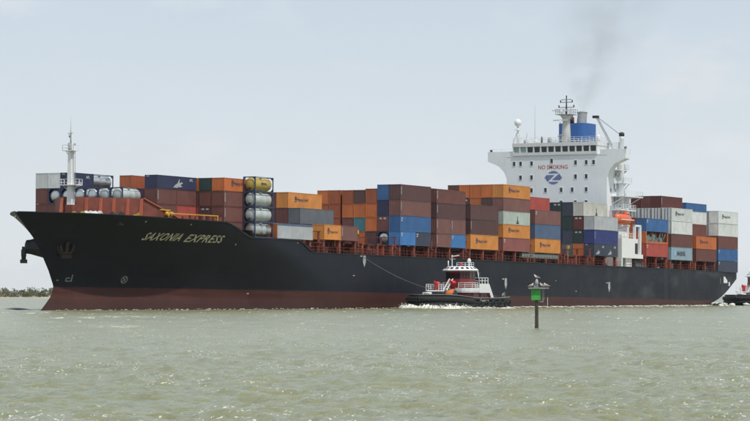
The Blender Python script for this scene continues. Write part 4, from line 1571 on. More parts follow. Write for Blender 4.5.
def make_tug(matrix):
    t = empty('tugboat', matrix)
    HLn, HB = 15.2, 5.3
    def hb(x):
        f = x / HLn
        if f > 0.25:
            return HB * (1 - ((f - 0.25) / 0.75) ** 2.6) ** 0.62
        if f < -0.55:
            return HB * (1 - 0.28 * ((-f - 0.55) / 0.45) ** 2)
        return HB
    def sheer(x):
        return 1.90 + 0.62 * sstep(0, 13, x) + 0.2 * sstep(-6, -15, x)
    xs = [-HLn + 2 * HLn * (1 - (1 - i / 47) ** 1.5) for i in range(48)]
    vs, fs = [], []
    zs = [0, .2, .45, .7, .9, 1.0]
    m = len(zs)
    for x in xs:
        b = hb(x)
        for k in zs:
            z = -1.0 + k * (sheer(x) + 1.0)
            inn = (1 - k) * (0.9 if x < 8 else 1.6)
            vs.append((x - (1 - k) * (1.3 if x > 9 else 0), max(0.02, b - inn), z))
    mb = MB()
    for s in (1, -1):
        w = [(x, y * s, z) for x, y, z in vs]
        mb.add(w, [(i * m + j, i * m + j + 1, (i + 1) * m + j + 1, (i + 1) * m + j) for i in range(47) for j in range(m - 1)], True)
    w = [v for v in vs[:m]] + [(x, -y, z) for x, y, z in vs[:m]]
    mb.add(w, [(j, j + 1, m + j + 1, m + j) for j in range(m - 1)])
    hullo = mb.build('hull', M_TUGHULL, t)
    # inner bulwark / main deck
    mb = MB()
    vs, fs = [], []
    for x in xs:
        vs += [(x, max(0.01, hb(x) - 0.12), sheer(x) - 0.75), (x, -max(0.01, hb(x) - 0.12), sheer(x) - 0.75)]
    mb.add(vs, [(2 * i, 2 * i + 1, 2 * i + 3, 2 * i + 2) for i in range(47)])
    mb.build('main_deck', M_DECK, t)
    mb = MB()
    for s in (1, -1):
        for a, b in zip(xs, xs[1:]):
            mb.bar((a, s * hb(a), sheer(a) + .04), (b, s * hb(b), sheer(b) + .04), 0.34, 0.12)
    mb.build('bulwark_cap', M_TUGRAIL, hullo)
    # fat rubber fender round the bow, thinner rubbing strake along the sides, tyres
    mb = MB()
    pts = [(x, hb(x), sheer(x)) for x in xs if x > 3.5]
    full = [(x, y, z) for x, y, z in pts] + [(x, -y, z) for x, y, z in pts[::-1]]
    for a, b in zip(full, full[1:]):
        mb.tube((a[0] + .1, a[1] * 1.03, a[2] - 0.75), (b[0] + .1, b[1] * 1.03, b[2] - 0.75), 0.50, 0.50, 8, False)
        mb.tube((a[0] - .1, a[1] * 1.01, a[2] - 1.65), (b[0] - .1, b[1] * 1.01, b[2] - 1.65), 0.42, 0.42, 8, False)
    mb.build('bow_fender', M_RUBBER, hullo)
    for s in (1, -1):
        mb = MB()
        pts = [(x, s * (hb(x) + .08), sheer(x) - 0.85) for x in xs if x <= 4.2]
        for a, b in zip(pts, pts[1:]):
            mb.tube(a, b, 0.2, 0.2, 6, False)
        mb.build('rubbing_strake', M_RUBBER, hullo)
    tyre = MB()
    prof = [(0.30 + 0.2 * (1 + math.cos(a)), 0.2 * math.sin(a)) for a in [2 * math.pi * i / 8 for i in range(9)]]
    tyre.lathe(prof, (0, 0, 0), 'y', 12)
    tme = tyre.mesh('tyre_fender', M_RUBBER)
    for x in (-13, -10.2, -7.4, -4.6, -1.8, 1.0):
        obj('tyre_fender', tme, hullo, Matrix.Translation((x, hb(x) + 0.22, sheer(x) - 1.05)))
    # worn white name dashes on the port bow
    mb = MB()
    for i, w_ in enumerate((0.32, 0.22, 0.3, 0.3, 0.3, 0.3)):
        x = 0.6 - i * 0.62
        mb.box(x, x - 0.42, hb(x) + 0.02, hb(x) + 0.05, sheer(x) - 0.62, sheer(x) - 0.62 + w_ + (0.12 if i == 0 else 0))
    mb.build('name_marks', M_WMARK, hullo)
    # red deckhouse with rounded front
    def rounded(x0, x1, w, z0, z1, rf=1.6, inset=0.0, rear=0.4):
        poly = []
        for s in (1, -1):
            seq = [(x0, w - rear), (x0 + rear, w), (x1 - rf, w), (x1 - rf * 0.55, w - rf * 0.18), (x1 - rf * 0.18, w - rf * 0.6), (x1, w - rf)]
            poly += [(a, s * b) for a, b in (seq if s > 0 else seq[::-1])]
        return poly
    mb = MB()
    mb.prism(rounded(-8.4, 0.6, 2.95, 0, 0), 0.9, 2.95, 'z')
    house = mb.build('deckhouse', M_TUGRED, t)
    for x in (-1.6, -4.6):
        mb = MB(); mb.box(x, x + 0.8, 2.95, 2.99, 1.2, 2.8); mb.build('door', M_DARK, house)
    for x in (-2.7, -6.2):
        mb = MB(); mb.lathe([(0.24, 2.95), (0.24, 3.01)], (x, 0, 2.3), 'y', 12); mb.build('porthole', M_GLASS, house)
    # white upper deck with solid bulwark, stepping up to the casing aft and sloping down to the after deck
    mb = MB()
    mb.prism(rounded(-7.6, 1.1, 3.2, 0, 0, 1.5), 2.95, 3.2, 'z')
    out = rounded(-7.6, 1.1, 3.2, 0, 0, 1.5)
    for a, b in zip(out, out[1:] + out[:1]):
        mb.bar((a[0], a[1], 3.5), (b[0], b[1], 3.5), 0.1, 0.62)
    upper = mb.build('upper_deck', M_WHITE2, t)
    mb = MB()
    railing(mb, [(-2.8, 3.15, 3.8), (-0.5, 3.15, 3.8), (0.8, 2.2, 3.8), (1.0, 1.0, 3.8)], 1.0, 3, 0.055, 0.9)
    railing(mb, [(1.0, -1.0, 3.8), (0.8, -2.2, 3.8), (-0.5, -3.15, 3.8), (-4.0, -3.15, 3.8)], 1.0, 3, 0.055, 0.9)
    mb.build('railing', M_WHITE2, upper)
    mb = MB()
    for s in (1, -1):
        mb.prism([(-3.2, 2.9), (-3.2, 4.6), (-7.4, 4.6), (-9.6, 1.7), (-8.4, 1.7), (-7.6, 2.9)], s * 3.24, s * 3.34, 'y')
    mb.box(-7.2, -4.6, -3.2, 3.2, 3.2, 4.5)
    casing = mb.build('engine_casing', M_WHITE2, t)
    mb = MB()
    for s in (1, -1):
        railing(mb, [(-7.1, s * 3.2, 4.6), (-3.3, s * 3.2, 4.6), (-3.3, s * 2.0, 4.6)], 1.1, 2, 0.07, 1.2)
    mb.build('casing_railing', M_WHITE2, casing)
    for s in (1, -1):
        MB().tube((-6.0, s * 1.6, 4.5), (-6.4, s * 1.6, 6.9), 0.36, 0.32, 10).build('exhaust_stack', M_BLACK, casing)
    # wheelhouse: red lower wall, dark band of panes, white flared roof
    def octo(cx, rx, ry, cut=0.42):
        return [(cx + rx, ry * cut), (cx + rx * cut * 1.2, ry), (cx - rx * cut * 1.2, ry), (cx - rx, ry * cut), (cx - rx, -ry * cut), (cx - rx * cut * 1.2, -ry), (cx + rx * cut * 1.2, -ry), (cx + rx, -ry * cut)]
    WX = -1.9
    mb = MB()
    mb.prism(octo(WX, 2.45, 2.5), 3.2, 5.5, 'z')
    mb.prism(octo(WX, 2.25, 2.3), 5.5, 7.0, 'z')
    mb.prism(octo(WX, 2.42, 2.47), 6.62, 7.0, 'z')
    wh = mb.build('wheelhouse', M_TUGRED, t)
    P0 = octo(WX, 2.40, 2.45)
    for i in range(8):
        a, b = P0[i], P0[(i + 1) % 8]
        n = 3 if i % 2 == 0 else 2
        for k in range(n):
            u0, u1 = (k + 0.08) / n, (k + 0.92) / n
            q0 = (a[0] + (b[0] - a[0]) * u0, a[1] + (b[1] - a[1]) * u0)
            q1 = (a[0] + (b[0] - a[0]) * u1, a[1] + (b[1] - a[1]) * u1)
            mm = MB()
            c0 = (WX + (q0[0] - WX) * 0.985, q0[1] * 0.985); c1 = (WX + (q1[0] - WX) * 0.985, q1[1] * 0.985)
            mm.add([(*q0, 5.52), (*q1, 5.52), (*q1, 6.6), (*q0, 6.6), (*c0, 5.52), (*c1, 5.52), (*c1, 6.6), (*c0, 6.6)],
                   [(0, 1, 2, 3), (4, 7, 6, 5), (0, 4, 5, 1), (2, 6, 7, 3), (1, 5, 6, 2), (0, 3, 7, 4)])
            mm.build('pane', mat('tug_glass', (0.045, 0.018, 0.018), rough=0.12, var=0.1), wh)
    mb = MB()
    r0, r1, r2 = octo(WX, 2.9, 2.95), octo(WX, 3.0, 3.05), octo(WX, 2.1, 2.15)
    vs = [(x, y, 6.95) for x, y in r0] + [(x, y, 7.12) for x, y in r1] + [(x, y, 7.85) for x, y in r2]
    fs = [tuple(range(8))[::-1], tuple(range(16, 24))]
    for k in (0, 8):
        fs += [(k + i, k + (i + 1) % 8, k + 8 + (i + 1) % 8, k + 8 + i) for i in range(8)]
    mb.add(vs, fs)
    roof = mb.build('wheelhouse_roof', M_WHITE2, t)
    for i in range(8):
        a0, b0, a1, b1 = Vector(vs[8 + i]), Vector(vs[8 + (i + 1) % 8]), Vector(vs[16 + i]), Vector(vs[16 + (i + 1) % 8])
        for k in range(2):
            u0, u1 = (k + 0.22) / 2, (k + 0.78) / 2
            q = [a0.lerp(b0, u0).lerp(a1.lerp(b1, u0), 0.3), a0.lerp(b0, u1).lerp(a1.lerp(b1, u1), 0.3), a0.lerp(b0, u1).lerp(a1.lerp(b1, u1), 0.75), a0.lerp(b0, u0).lerp(a1.lerp(b1, u0), 0.75)]
            n = (q[1] - q[0]).cross(q[3] - q[0]).normalized()
            if n.z < 0: n = -n
            mm = MB()
            mm.add([p + n * 0.02 for p in q], [(0, 1, 2, 3)])
            mm.build('skylight', M_GLASS, roof)
    mb = MB()
    mb.tube((-1.2, -1.4, 7.85), (-1.2, -1.4, 10.0), 0.11, 0.07, 8)
    mb.bar((-1.2, -1.9, 9.2), (-1.2, -0.7, 9.2), 0.09)
    mb.bar((-1.1, -1.5, 9.7), (-1.1, 0.1, 9.9), 0.12, 0.22)
    mb.tube((-0.6, -1.9, 7.85), (-0.6, -1.9, 8.9), 0.14, 0.1, 8)
    mb.tube((-2.9, 1.3, 7.85), (-2.9, 1.3, 8.5), 0.18, 0.18, 10)
    mb.lathe([(0.22, 8.5), (0.36, 8.65), (0.36, 9.0), (0.18, 9.3), (0.04, 9.35)], (-2.9, 1.3, 0), 'z', 10)
    railing(mb, [(-1.6, 1.9, 7.85), (-3.6, 1.9, 7.85), (-3.6, -1.6, 7.85)], 0.7, 2, 0.05, 0.8)
    mb.tube((-4.7, 2.6, 4.5), (-4.7, 2.2, 7.1), 0.08)
    mb.build('roof_mast', M_WHITE2, roof)
    mb = MB()
    mb.lathe([(0.26, 7.85), (0.26, 8.3), (0.1, 8.5)], (-2.2, 0.0, 0), 'z', 10)
    mb.build('red_beacon', M_MONRED, roof)
    # two red fire monitors on the forward corners
    for x, y, z0 in ((1.9, 0.3, 3.6), (4.6, -1.6, 3.4)):
        mb = MB()
        mb.lathe([(0.42, 0), (0.42, 0.9), (0.62, 1.0), (0.62, 1.35), (0.35, 1.55)], (x, y, z0), 'z', 12)
        mb.tube((x, y, z0 + 1.2), (x + 1.3, y, z0 + 1.6), 0.2, 0.14, 10)
        mb.build('fire_monitor', M_MONRED, t)
    # foredeck: white platform, ladder, winch with orange hawser, staple
    mb = MB()
    mb.prism([(2.6, -2.6), (7.2, -2.9), (9.0, -1.6), (7.6, -0.6), (2.6, -0.4)], 3.15, 3.38, 'z')
    for x, y in ((3.0, -2.2), (3.0, -0.8), (7.0, -1.6)):
        mb.tube((x, y, 1.4), (x, y, 3.2), 0.14)
    railing(mb, [(7.0, -2.7, 3.38), (3.6, -2.5, 3.38)], 1.1, 3, 0.05, 0.8)
    railing(mb, [(5.6, -0.8, 3.38), (3.6, -0.8, 3.38)], 1.1, 3, 0.05, 0.8)
    mb.build('fore_platform', M_WHITE2, t)
    mb = MB()
    for d in (-0.35, 0.35):
        mb.bar((4.2, -0.3 + d, 3.2), (1.4, -0.3 + d, 5.5), 0.14)
    for i in range(7):
        q = Vector((4.2, -0.3, 3.2)).lerp(Vector((1.4, -0.3, 5.5)), (i + 0.5) / 7)
        mb.bar(q + Vector((0, -.35, 0)), q + Vector((0, .35, 0)), 0.1)
    mb.build('ladder', M_WHITE2, t)
    mb = MB()
    mb.box(4.2, 6.2, 0.4, 2.6, 1.3, 2.0)
    for y in (0.5, 2.4):
        mb.lathe([(0.85, y - 0.06), (0.85, y + 0.06)], (5.2, 0, 2.55), 'y', 14)
    winch_ = mb.build('hawser_winch', M_DARK, t)
    mb = MB()
    mb.lathe([(0.55, 0.58), (0.72, 0.7), (0.75, 1.3), (0.72, 2.1), (0.55, 2.32)], (5.2, 0, 2.55), 'y', 14)
    mb.tube((5.4, 1.0, 3.0), (4.2, 1.6, 3.5), 0.30, 0.15, 8)
    mb.build('orange_hawser', M_ROPE, winch_)
    mb = MB()
    for y in (-0.7, 0.7):
        mb.tube((12.0, y, 1.4), (12.0, y, 2.9), 0.2, 0.2, 8)
    mb.tube((12.0, -0.9, 2.8), (12.0, 0.9, 2.8), 0.2, 0.2, 8)
    mb.build('bow_staple', M_WHITE2, t)
    # after deck: bitts, winch, stern rails
    mb = MB()
    for x, y in ((-9.5, 2.6), (-9.5, -2.6), (-12.5, 2.0), (-12.5, -2.0)):
        mb.tube((x, y, 1.0), (x, y, 2.4), 0.2)
        mb.tube((x, y - 0.6, 2.1), (x, y + 0.6, 2.1), 0.14)
    mb.box(-11.8, -10.2, -1.2, 1.2, 1.0, 2.3)
    mb.build('after_bitts', M_DARK, t)
    mb = MB()
    railing(mb, [(-14.6, 3.0, 2.0), (-13.0, 3.9, 2.0)], 1.0, 2, 0.06, 0.8)
    mb.tube((-13.9, 3.2, 2.0), (-13.9, 3.2, 2.9), 0.14)
    mb.tube((-13.2, 3.4, 2.0), (-13.2, 3.4, 2.7), 0.2, 0.2, 8)
    mb.build('stern_rail', M_GREYP, t)
    return t

def flat_matrix(L, p, heading=0.0):
    x = ORG[0] + U2[0] * L + Q2[0] * p
    y = ORG[1] + U2[1] * L + Q2[1] * p
    ang = math.atan2(-U2[1], -U2[0]) + heading
    return Matrix.Translation((x, y, 0)) @ Matrix.Rotation(ang, 4, 'Z')

TUGM = flat_matrix(L_of(456.0, 24.6), 24.6, R(1.0))
tug = make_tug(TUGM)
tag(tug, 'tugboat with red wheelhouse and white roof alongside the container ship', 'tugboat', 'tugboats')
TUG2M = flat_matrix(197.0, 9.4, R(3.0))
tug2 = copy_tree(tug)
tug2.matrix_world = TUG2M
tag(tug2, 'dark hulled tugboat following astern behind the container ship', 'tugboat', 'tugboats')

# tow line from the tug's bow staple up to a chock in the ship's side
def line_between(a, b, sag, r, name, m, n=14):
    mb = MB()
    pr = None
    for i in range(n + 1):
        t = i / n
        q = a.lerp(b, t) - Vector((0, 0, sag * 4 * t * (1 - t)))
        if pr is not None:
            mb.tube(pr, q, r, r, 6, False)
        pr = q
    return mb.build(name, m)
a = TUGM @ Vector((6.6, -1.4, 3.45))
b = SHIP @ hull_pt(L_of(363, BEAM), 9.2, 0.1)
tl = line_between(a, b, 0.7, 0.06, 'tow_line', mat('hawser_grey', (0.12, 0.12, 0.11), rough=0.8))
tag(tl, 'thin tow line running from the tug bow up to the black hull', 'rope')

# ------------------------------------------------------------------ day beacon on its pile, with birds
PB = ground(536.7, 328.6)
bk = empty('day_beacon', Matrix.Translation(PB))
tag(bk, 'green square day beacon on a single wooden pile in the water', 'beacon')
mb = MB()
prof = [(0.135, -2.5), (0.14, 0.0), (0.132, 0.5), (0.128, 1.4), (0.124, 2.2), (0.12, 2.93)]
mb.lathe(prof, (0, 0, 0), 'z', 12)
mb.build('pile', M_PILE, bk)
mb = MB()
mb.box(-0.40, 0.27, -0.20, -0.17, 2.06, 2.90)
mb.build('dayboard', M_DAYGREEN, bk)
mb = MB()
mb.box(-0.365, 0.235, -0.206, -0.2, 2.10, 2.86)
mb.build('board_face', mat('daymark_face', (0.055, 0.34, 0.06), rough=0.5, var=0.25, vscale=4), bk)
mb = MB()
mb.box(-0.60, 0.86, -0.42, 0.42, 2.93, 2.98)
for s in (-1, 1):
    mb.bar((-0.6, s * .4, 2.93), (0.86, s * .4, 2.93), 0.06, 0.1)
mb.bar((0.45, -0.1, 1.9), (0.45, -0.1, 2.93), 0.06)
mb.bar((0.1, -0.1, 1.95), (0.45, -0.1, 1.95), 0.05)
mb.bar((0.55, 0.1, 2.1), (0.55, 0.1, 2.93), 0.05)
mb.build('platform', M_PLAT, bk)
mb = MB()
mb.lathe([(0.14, 2.98), (0.14, 3.04), (0.085, 3.06), (0.08, 3.2), (0.125, 3.24), (0.13, 3.36), (0.10, 3.46), (0.07, 3.56), (0.03, 3.60)], (0, 0, 0), 'z', 12)
mb.build('lantern', mat('lantern_grey', (0.38, 0.39, 0.40), rough=0.3, var=0.1), bk)
mb = MB()
mb.box(0.0, 0.10, -0.16, -0.10, 2.98, 3.28)
mb.box(-0.22, -0.13, -0.2, -0.1, 2.98, 3.18)
mb.build('battery_box', M_PLAT, bk)

def bird(matrix, label, scale=1.0):
    o = empty('gull', matrix @ Matrix.Scale(scale, 4))
    # body: tapered along x, upright breast
    mb = MB()
    mb.lathe([(0.008, -0.20), (0.035, -0.15), (0.068, -0.06), (0.082, 0.03), (0.072, 0.10), (0.045, 0.15), (0.01, 0.175)], (0, 0, 0), 'x', 12, True, (0.9, 1.0))
    rot = Matrix.Rotation(R(-18), 4, 'Y')
    mb.v = [tuple((rot @ Vector(v)) + Vector((0, 0, 0.16))) for v in mb.v]
    k = len(mb.v)
    mb.tube((0.11, 0, 0.19), (0.15, 0, 0.27), 0.045, 0.035, 10)
    mb.lathe([(0.01, -0.055), (0.036, -0.035), (0.044, 0.0), (0.036, 0.03), (0.012, 0.052)], (0.165, 0, 0.29), 'x', 10)
    mb.build('body', M_BIRDW, o)
    mb = MB()
    for s in (1, -1):
        mb.add([(0.09, s * 0.072, 0.22), (0.02, s * 0.092, 0.13), (-0.15, s * 0.06, 0.09), (-0.30, s * 0.015, 0.09), (-0.20, s * 0.045, 0.15), (-0.04, s * 0.080, 0.215),
                (0.07, s * 0.052, 0.235), (-0.18, s * 0.02, 0.155)],
               [(0, 1, 5), (1, 2, 4, 5), (2, 3, 4), (0, 5, 6), (5, 4, 7, 6), (4, 3, 7)], True)
    mb.prism([(-0.19, 0.04), (-0.29, 0.055), (-0.29, -0.055), (-0.19, -0.04)], 0.085, 0.10, 'z')
    mb.build('wings', M_BIRDG, o)
    mb = MB()
    mb.tube((0.205, 0, 0.288), (0.265, 0, 0.275), 0.012, 0.003, 6)
    for s in (1, -1):
        mb.tube((0.0, s * 0.03, 0.1), (0.01, s * 0.03, 0.0), 0.007, 0.007, 5)
        mb.box(-0.01, 0.04, s * 0.03 - 0.015, s * 0.03 + 0.015, 0.0, 0.006)
    mb.build('bill_and_legs', M_BILL, o)
    tag(o, label, 'bird', 'gulls on the day beacon')
    return o
zp = 2.98
bird(Matrix.Translation(PB + Vector((0.0, 0.0, 3.59))) @ Matrix.Rotation(R(200), 4, 'Z'), 'white gull perched on top of the beacon lantern', 1.0)
bird(Matrix.Translation(PB + Vector((-0.42, -0.1, zp))) @ Matrix.Rotation(R(15), 4, 'Z'), 'gull hunched alone at the short end of the beacon platform', 0.95)
bird(Matrix.Translation(PB + Vector((0.42, -0.1, zp))) @ Matrix.Rotation(R(190), 4, 'Z'), 'gull beside the lantern, inner one of the pair on the platform', 1.0)
bird(Matrix.Translation(PB + Vector((0.72, -0.05, zp))) @ Matrix.Rotation(R(170), 4, 'Z'), 'gull at the far end of the beacon platform, outer one of the pair', 1.0)

# ------------------------------------------------------------------ water: choppy sheet to the horizon
rng = np.random.default_rng(11)

def wave_field(X, Y):
    """sum of wind waves; returns height and crest sharpness"""
    h = np.zeros_like(X)
    wind = math.radians(205)
    D = np.hypot(X, Y)
    for lam, amp, nn in ((11.0, 0.016, 4), (6.0, 0.018, 6), (3.4, 0.022, 8), (1.9, 0.024, 10), (1.05, 0.019, 12), (0.6, 0.013, 12), (0.36, 0.007, 10)):
        fade = np.clip(1.25 - D * 0.0042 / lam, 0.0, 1.0) if lam < 3 else 1.0
        for i in range(nn):
            a = wind + rng.normal(0, 0.75)
            k = 2 * math.pi / (lam * rng.uniform(0.75, 1.3))
            ph = rng.uniform(0, 2 * math.pi)
            s = np.sin(k * (X * math.cos(a) + Y * math.sin(a)) + ph)
            h += amp / math.sqrt(nn) * 1.6 * (s + 0.35 * (s * s - 0.5)) * fade
    return h

def vnoise(X, Y, n=24, lam=1.0, seed=3):
    g = np.random.default_rng(seed)
    s = np.zeros_like(X)
    for i in range(n):
        a = g.uniform(0, 2 * math.pi)
        k = 2 * math.pi / (lam * g.uniform(0.6, 1.8))
        s += np.sin(k * (X * math.cos(a) + Y * math.sin(a)) + g.uniform(0, 6.28))
    return s / math.sqrt(n / 2)

def ship_local(X, Y):
    dx, dy = X - ORG[0], Y - ORG[1]
    L = dx * U2[0] + dy * U2[1]
    p = dx * Q2[0] + dy * Q2[1]
    return L, p

LT = np.linspace(-92, 170, 120)
BT = np.array([half_breadth(l, 0.0 + l * TRIM) for l in LT])

# rows: equal steps on the photo, 40 m to the horizon
ys = np.concatenate([np.linspace(470, 421, 28), np.linspace(420.7, 318, 330), np.linspace(317.7, 296.6, 130), np.array([296.35, 296.15])])
dist = EYE * FPX / (ys - YHOR)
ncol = 900
ang = np.linspace(-math.radians(11.5), math.radians(11.5), ncol)
DD, AA = np.meshgrid(dist, ang, indexing='ij')
X, Y = DD * np.tan(AA), DD.copy()
# jitter along range so far waves do not line up into rows
Z = wave_field(X, Y)
Z *= np.clip(1.15 - DD / 2600.0, 0.05, 1.0)
L, P = ship_local(X, Y)
# pressure wave just ahead of the bulb, and the tug's bow wave
Tm = np.array(TUGM.inverted())
tx = Tm[0, 0] * X + Tm[0, 1] * Y + Tm[0, 3]
ty = Tm[1, 0] * X + Tm[1, 1] * Y + Tm[1, 3]
Z += 0.28 * np.exp(-(((L + 104) / 5) ** 2 + (P / 5) ** 2)) - 0.35 * np.exp(-(((L + 97) / 4) ** 2 + (P / 4) ** 2))
Z += 0.25 * np.exp(-(((tx - 15.5) / 2.0) ** 2 + (ty / 5) ** 2))
# foam: broken crests, hull side wash, tug wash, wake
n1 = vnoise(X, Y, 30, 1.6, 5)
n2 = vnoise(X, Y * 0.6, 30, 14.0, 6)
n3 = vnoise(X, Y, 30, 0.55, 8)
crest = Z / 0.062
foam = np.clip((crest + 0.55 * n1 + 0.35 * n2 - 3.15) * 0.8, 0, 1) * 0.85 * np.clip((DD - 70) / 90, 0.25, 1)
foam = np.maximum(foam, np.clip((crest * 0.6 + n3 + 0.3 * n1 - 3.1) * 0.7, 0, 1) * 0.55)
far = np.clip((DD - 130) / 120, 0, 1)
foam = np.maximum(foam, far * np.clip((0.75 * n1 + 0.65 * n3 + 0.25 * n2 - 2.0) * 0.9, 0, 1) * 0.9)
bsh = np.interp(L, LT, BT, left=-6, right=14)
band = np.clip(1 - np.abs(P - bsh - 8) / 26, 0, 1) * ((L > -105) & (L < 172))
foam = np.maximum(foam, band * np.clip((0.8 * n1 + 0.7 * n3 + 0.35 * n2 - 1.25) * 0.8, 0, 1))
gap = P - bsh
wash = np.clip(1 - np.abs(gap - 0.4) / 1.4, 0, 1) * ((L > -91) & (L < 172))
foam = np.maximum(foam, wash * np.clip(0.35 + 0.6 * n1 + 0.25 * n2, 0, 1) * (0.75 + 0.2 * (L > 40)))
stern = np.clip(1 - (L - 150) / 90, 0, 1) * (L > 150) * (np.abs(P) < 17) * np.clip(1 - (np.abs(P) / 17) ** 4, 0, 1)
foam = np.maximum(foam, stern * np.clip(0.5 + 0.7 * n1 + 0.4 * n2, 0, 1))
# bow whitewater patches drifting by the port bow
for (px_, py_, sx_, sy_) in ((120, 317, 6.0, 12.0), (92, 318, 3.0, 8.0), (58, 318, 2.5, 8.0), (118, 327, 2.6, 6.0), (40, 313, 6, 18), (175, 318, 2, 8)):
    g = ground(px_, py_)
    w = np.exp(-(((X - g.x) / (sx_ * 0.5)) ** 2 + ((Y - g.y) / (sy_ * 0.7)) ** 2))
    foam = np.maximum(foam, w * np.clip(0.15 + 0.9 * n1 + 0.5 * n3, 0, 1))
ring = np.clip(1 - np.abs(np.hypot(np.clip(np.abs(tx) - 9, 0, None) * np.sign(tx) * 0.9, ty) - 5.9) / 1.6, 0, 1) * (np.abs(tx) < 19)
foam = np.maximum(foam, ring * np.clip(0.75 + 0.5 * n1, 0, 1))
wake = (tx < -13) * (tx > -60) * np.clip(1 - np.abs(ty) / 5, 0, 1) * np.clip(1 + (tx + 13) / 47, 0, 1)
foam = np.maximum(foam, wake * np.clip(0.4 + 0.6 * n1, 0, 1))
me = bpy.data.meshes.new('water')
nr, nc = X.shape
co = np.empty((nr * nc, 3), dtype=np.float32)
co[:, 0], co[:, 1], co[:, 2] = X.ravel(), Y.ravel(), Z.ravel()
idx = np.arange(nr * nc, dtype=np.int32).reshape(nr, nc)
quads = np.stack([idx[:-1, :-1], idx[:-1, 1:], idx[1:, 1:], idx[1:, :-1]], axis=-1).reshape(-1, 4)
me.vertices.add(nr * nc)
me.vertices.foreach_set('co', co.ravel())
me.loops.add(quads.size)
me.loops.foreach_set('vertex_index', quads.ravel())
me.polygons.add(len(quads))
me.polygons.foreach_set('loop_start', np.arange(0, quads.size, 4, dtype=np.int32))
me.polygons.foreach_set('use_smooth', np.ones(len(quads), dtype=bool))
me.update(calc_edges=True)
at = me.attributes.new('foam', 'FLOAT', 'POINT')
at.data.foreach_set('value', foam.ravel().astype(np.float32))

def water_material():
    m = bpy.data.materials.new('silty_water')
    m.use_nodes = True
    t = m.node_tree
    Ln = t.links.new
    b = t.nodes['Principled BSDF']
    geo = t.nodes.new('ShaderNodeNewGeometry')

    def noise(sc, mp_scale=(1, 1, 1), det=3, ro=0.55):
        mp = t.nodes.new('ShaderNodeMapping')
        mp.inputs['Scale'].default_value = mp_scale
        n = t.nodes.new('ShaderNodeTexNoise')
        n.inputs['Scale'].default_value = sc
        n.inputs['Detail'].default_value = det
        n.inputs['Roughness'].default_value = ro
        Ln(geo.outputs['Position'], mp.inputs['Vector'])
        Ln(mp.outputs['Vector'], n.inputs['Vector'])
        return n.outputs['Fac']

    def rmap(s, a, b_, c, d):
        r = t.nodes.new('ShaderNodeMapRange')
        r.inputs['From Min'].default_value = a
        r.inputs['From Max'].default_value = b_
        r.inputs['To Min'].default_value = c
        r.inputs['To Max'].default_value = d
        Ln(s, r.inputs['Value'])
        return r.outputs['Result']

    def mix(f, a, b_):
        n = t.nodes.new('ShaderNodeMix')
        n.data_type = 'RGBA'
        Ln(f, n.inputs['Factor'])
        for k, s in (('A', a), ('B', b_)):
            if isinstance(s, tuple): n.inputs[k].default_value = (*s, 1)
            else: Ln(s, n.inputs[k])
        return n.outputs['Result']
    silt = mix(rmap(noise(0.03, (1, 0.35, 1), 5), 0.35, 0.65, 0, 1), WATER_A, WATER_B)
    silt = mix(rmap(noise(0.25, (1, 0.4, 1), 4), 0.45, 0.75, 0, 0.7), silt, WATER_C)
    fa = t.nodes.new('ShaderNodeAttribute')
    fa.attribute_name = 'foam'
    fine = rmap(noise(3.0, (1, 0.5, 1), 4, 0.7), 0.35, 0.65, 0.4, 1.3)
    ff = t.nodes.new('ShaderNodeMath')
    ff.operation = 'MULTIPLY'
    ff.use_clamp = True
    Ln(fa.outputs['Fac'], ff.inputs[0])
    Ln(fine, ff.inputs[1])
    # tiny broken crests and sun sparkle painted as pale flecks, gathered in loose patches
    fl = t.nodes.new('ShaderNodeMath')
    fl.operation = 'MULTIPLY'
    fl.use_clamp = True
    fa1 = rmap(noise(10.0, (1, 0.45, 1), 2, 0.5), 0.63, 0.68, 0, 1)
    fa2 = rmap(noise(3.6, (1, 0.30, 1), 3, 0.65), 0.665, 0.71, 0, 1)
    fmx = t.nodes.new('ShaderNodeMath')
    fmx.operation = 'MAXIMUM'
    Ln(fa1, fmx.inputs[0])
    Ln(fa2, fmx.inputs[1])
    Ln(fmx.outputs[0], fl.inputs[0])
    Ln(rmap(noise(0.22, (1, 0.3, 1), 3, 0.6), 0.46, 0.62, 0.08, 1.0), fl.inputs[1])
    fx_ = t.nodes.new('ShaderNodeMath')
    fx_.operation = 'MAXIMUM'
    Ln(ff.outputs[0], fx_.inputs[0])
    Ln(fl.outputs[0], fx_.inputs[1])
    ff = fx_
    c = mix(ff.outputs[0], silt, (0.80, 0.78, 0.66))
    Ln(c, b.inputs['Base Color'])
    Ln(rmap(ff.outputs[0], 0, 0.6, 0.22, 0.8), b.inputs['Roughness'])
    b.inputs['IOR'].default_value = 1.333
    b.inputs['Specular IOR Level'].default_value = 0.32
    hsum = None
    for sc, w, st in ((1.3, 0.17, (1, 0.8, 1)), (4.0, 0.075, (1, 1, 1)), (0.35, 0.25, (1, 0.7, 1))):
        mm = t.nodes.new('ShaderNodeMath')
        mm.operation = 'MULTIPLY'
        Ln(noise(sc, st, 3), mm.inputs[0])
        mm.inputs[1].default_value = w
        if hsum is None:
            hsum = mm.outputs[0]
        else:
            ad = t.nodes.new('ShaderNodeMath')
            ad.operation = 'ADD'
            Ln(hsum, ad.inputs[0])
            Ln(mm.outputs[0], ad.inputs[1])
            hsum = ad.outputs[0]
    bp = t.nodes.new('ShaderNodeBump')
    bp.inputs['Strength'].default_value = 1.0
    bp.inputs['Distance'].default_value = 1.0
    Ln(hsum, bp.inputs['Height'])
    Ln(bp.outputs['Normal'], b.inputs['Normal'])
    return m
WATER_A, WATER_B, WATER_C = (0.206, 0.206, 0.098), (0.240, 0.240, 0.130), (0.228, 0.214, 0.086)
WM = water_material()
me.materials.append(WM)
water = obj('water', me)
tag(water, 'choppy silty green grey water', kind='structure')
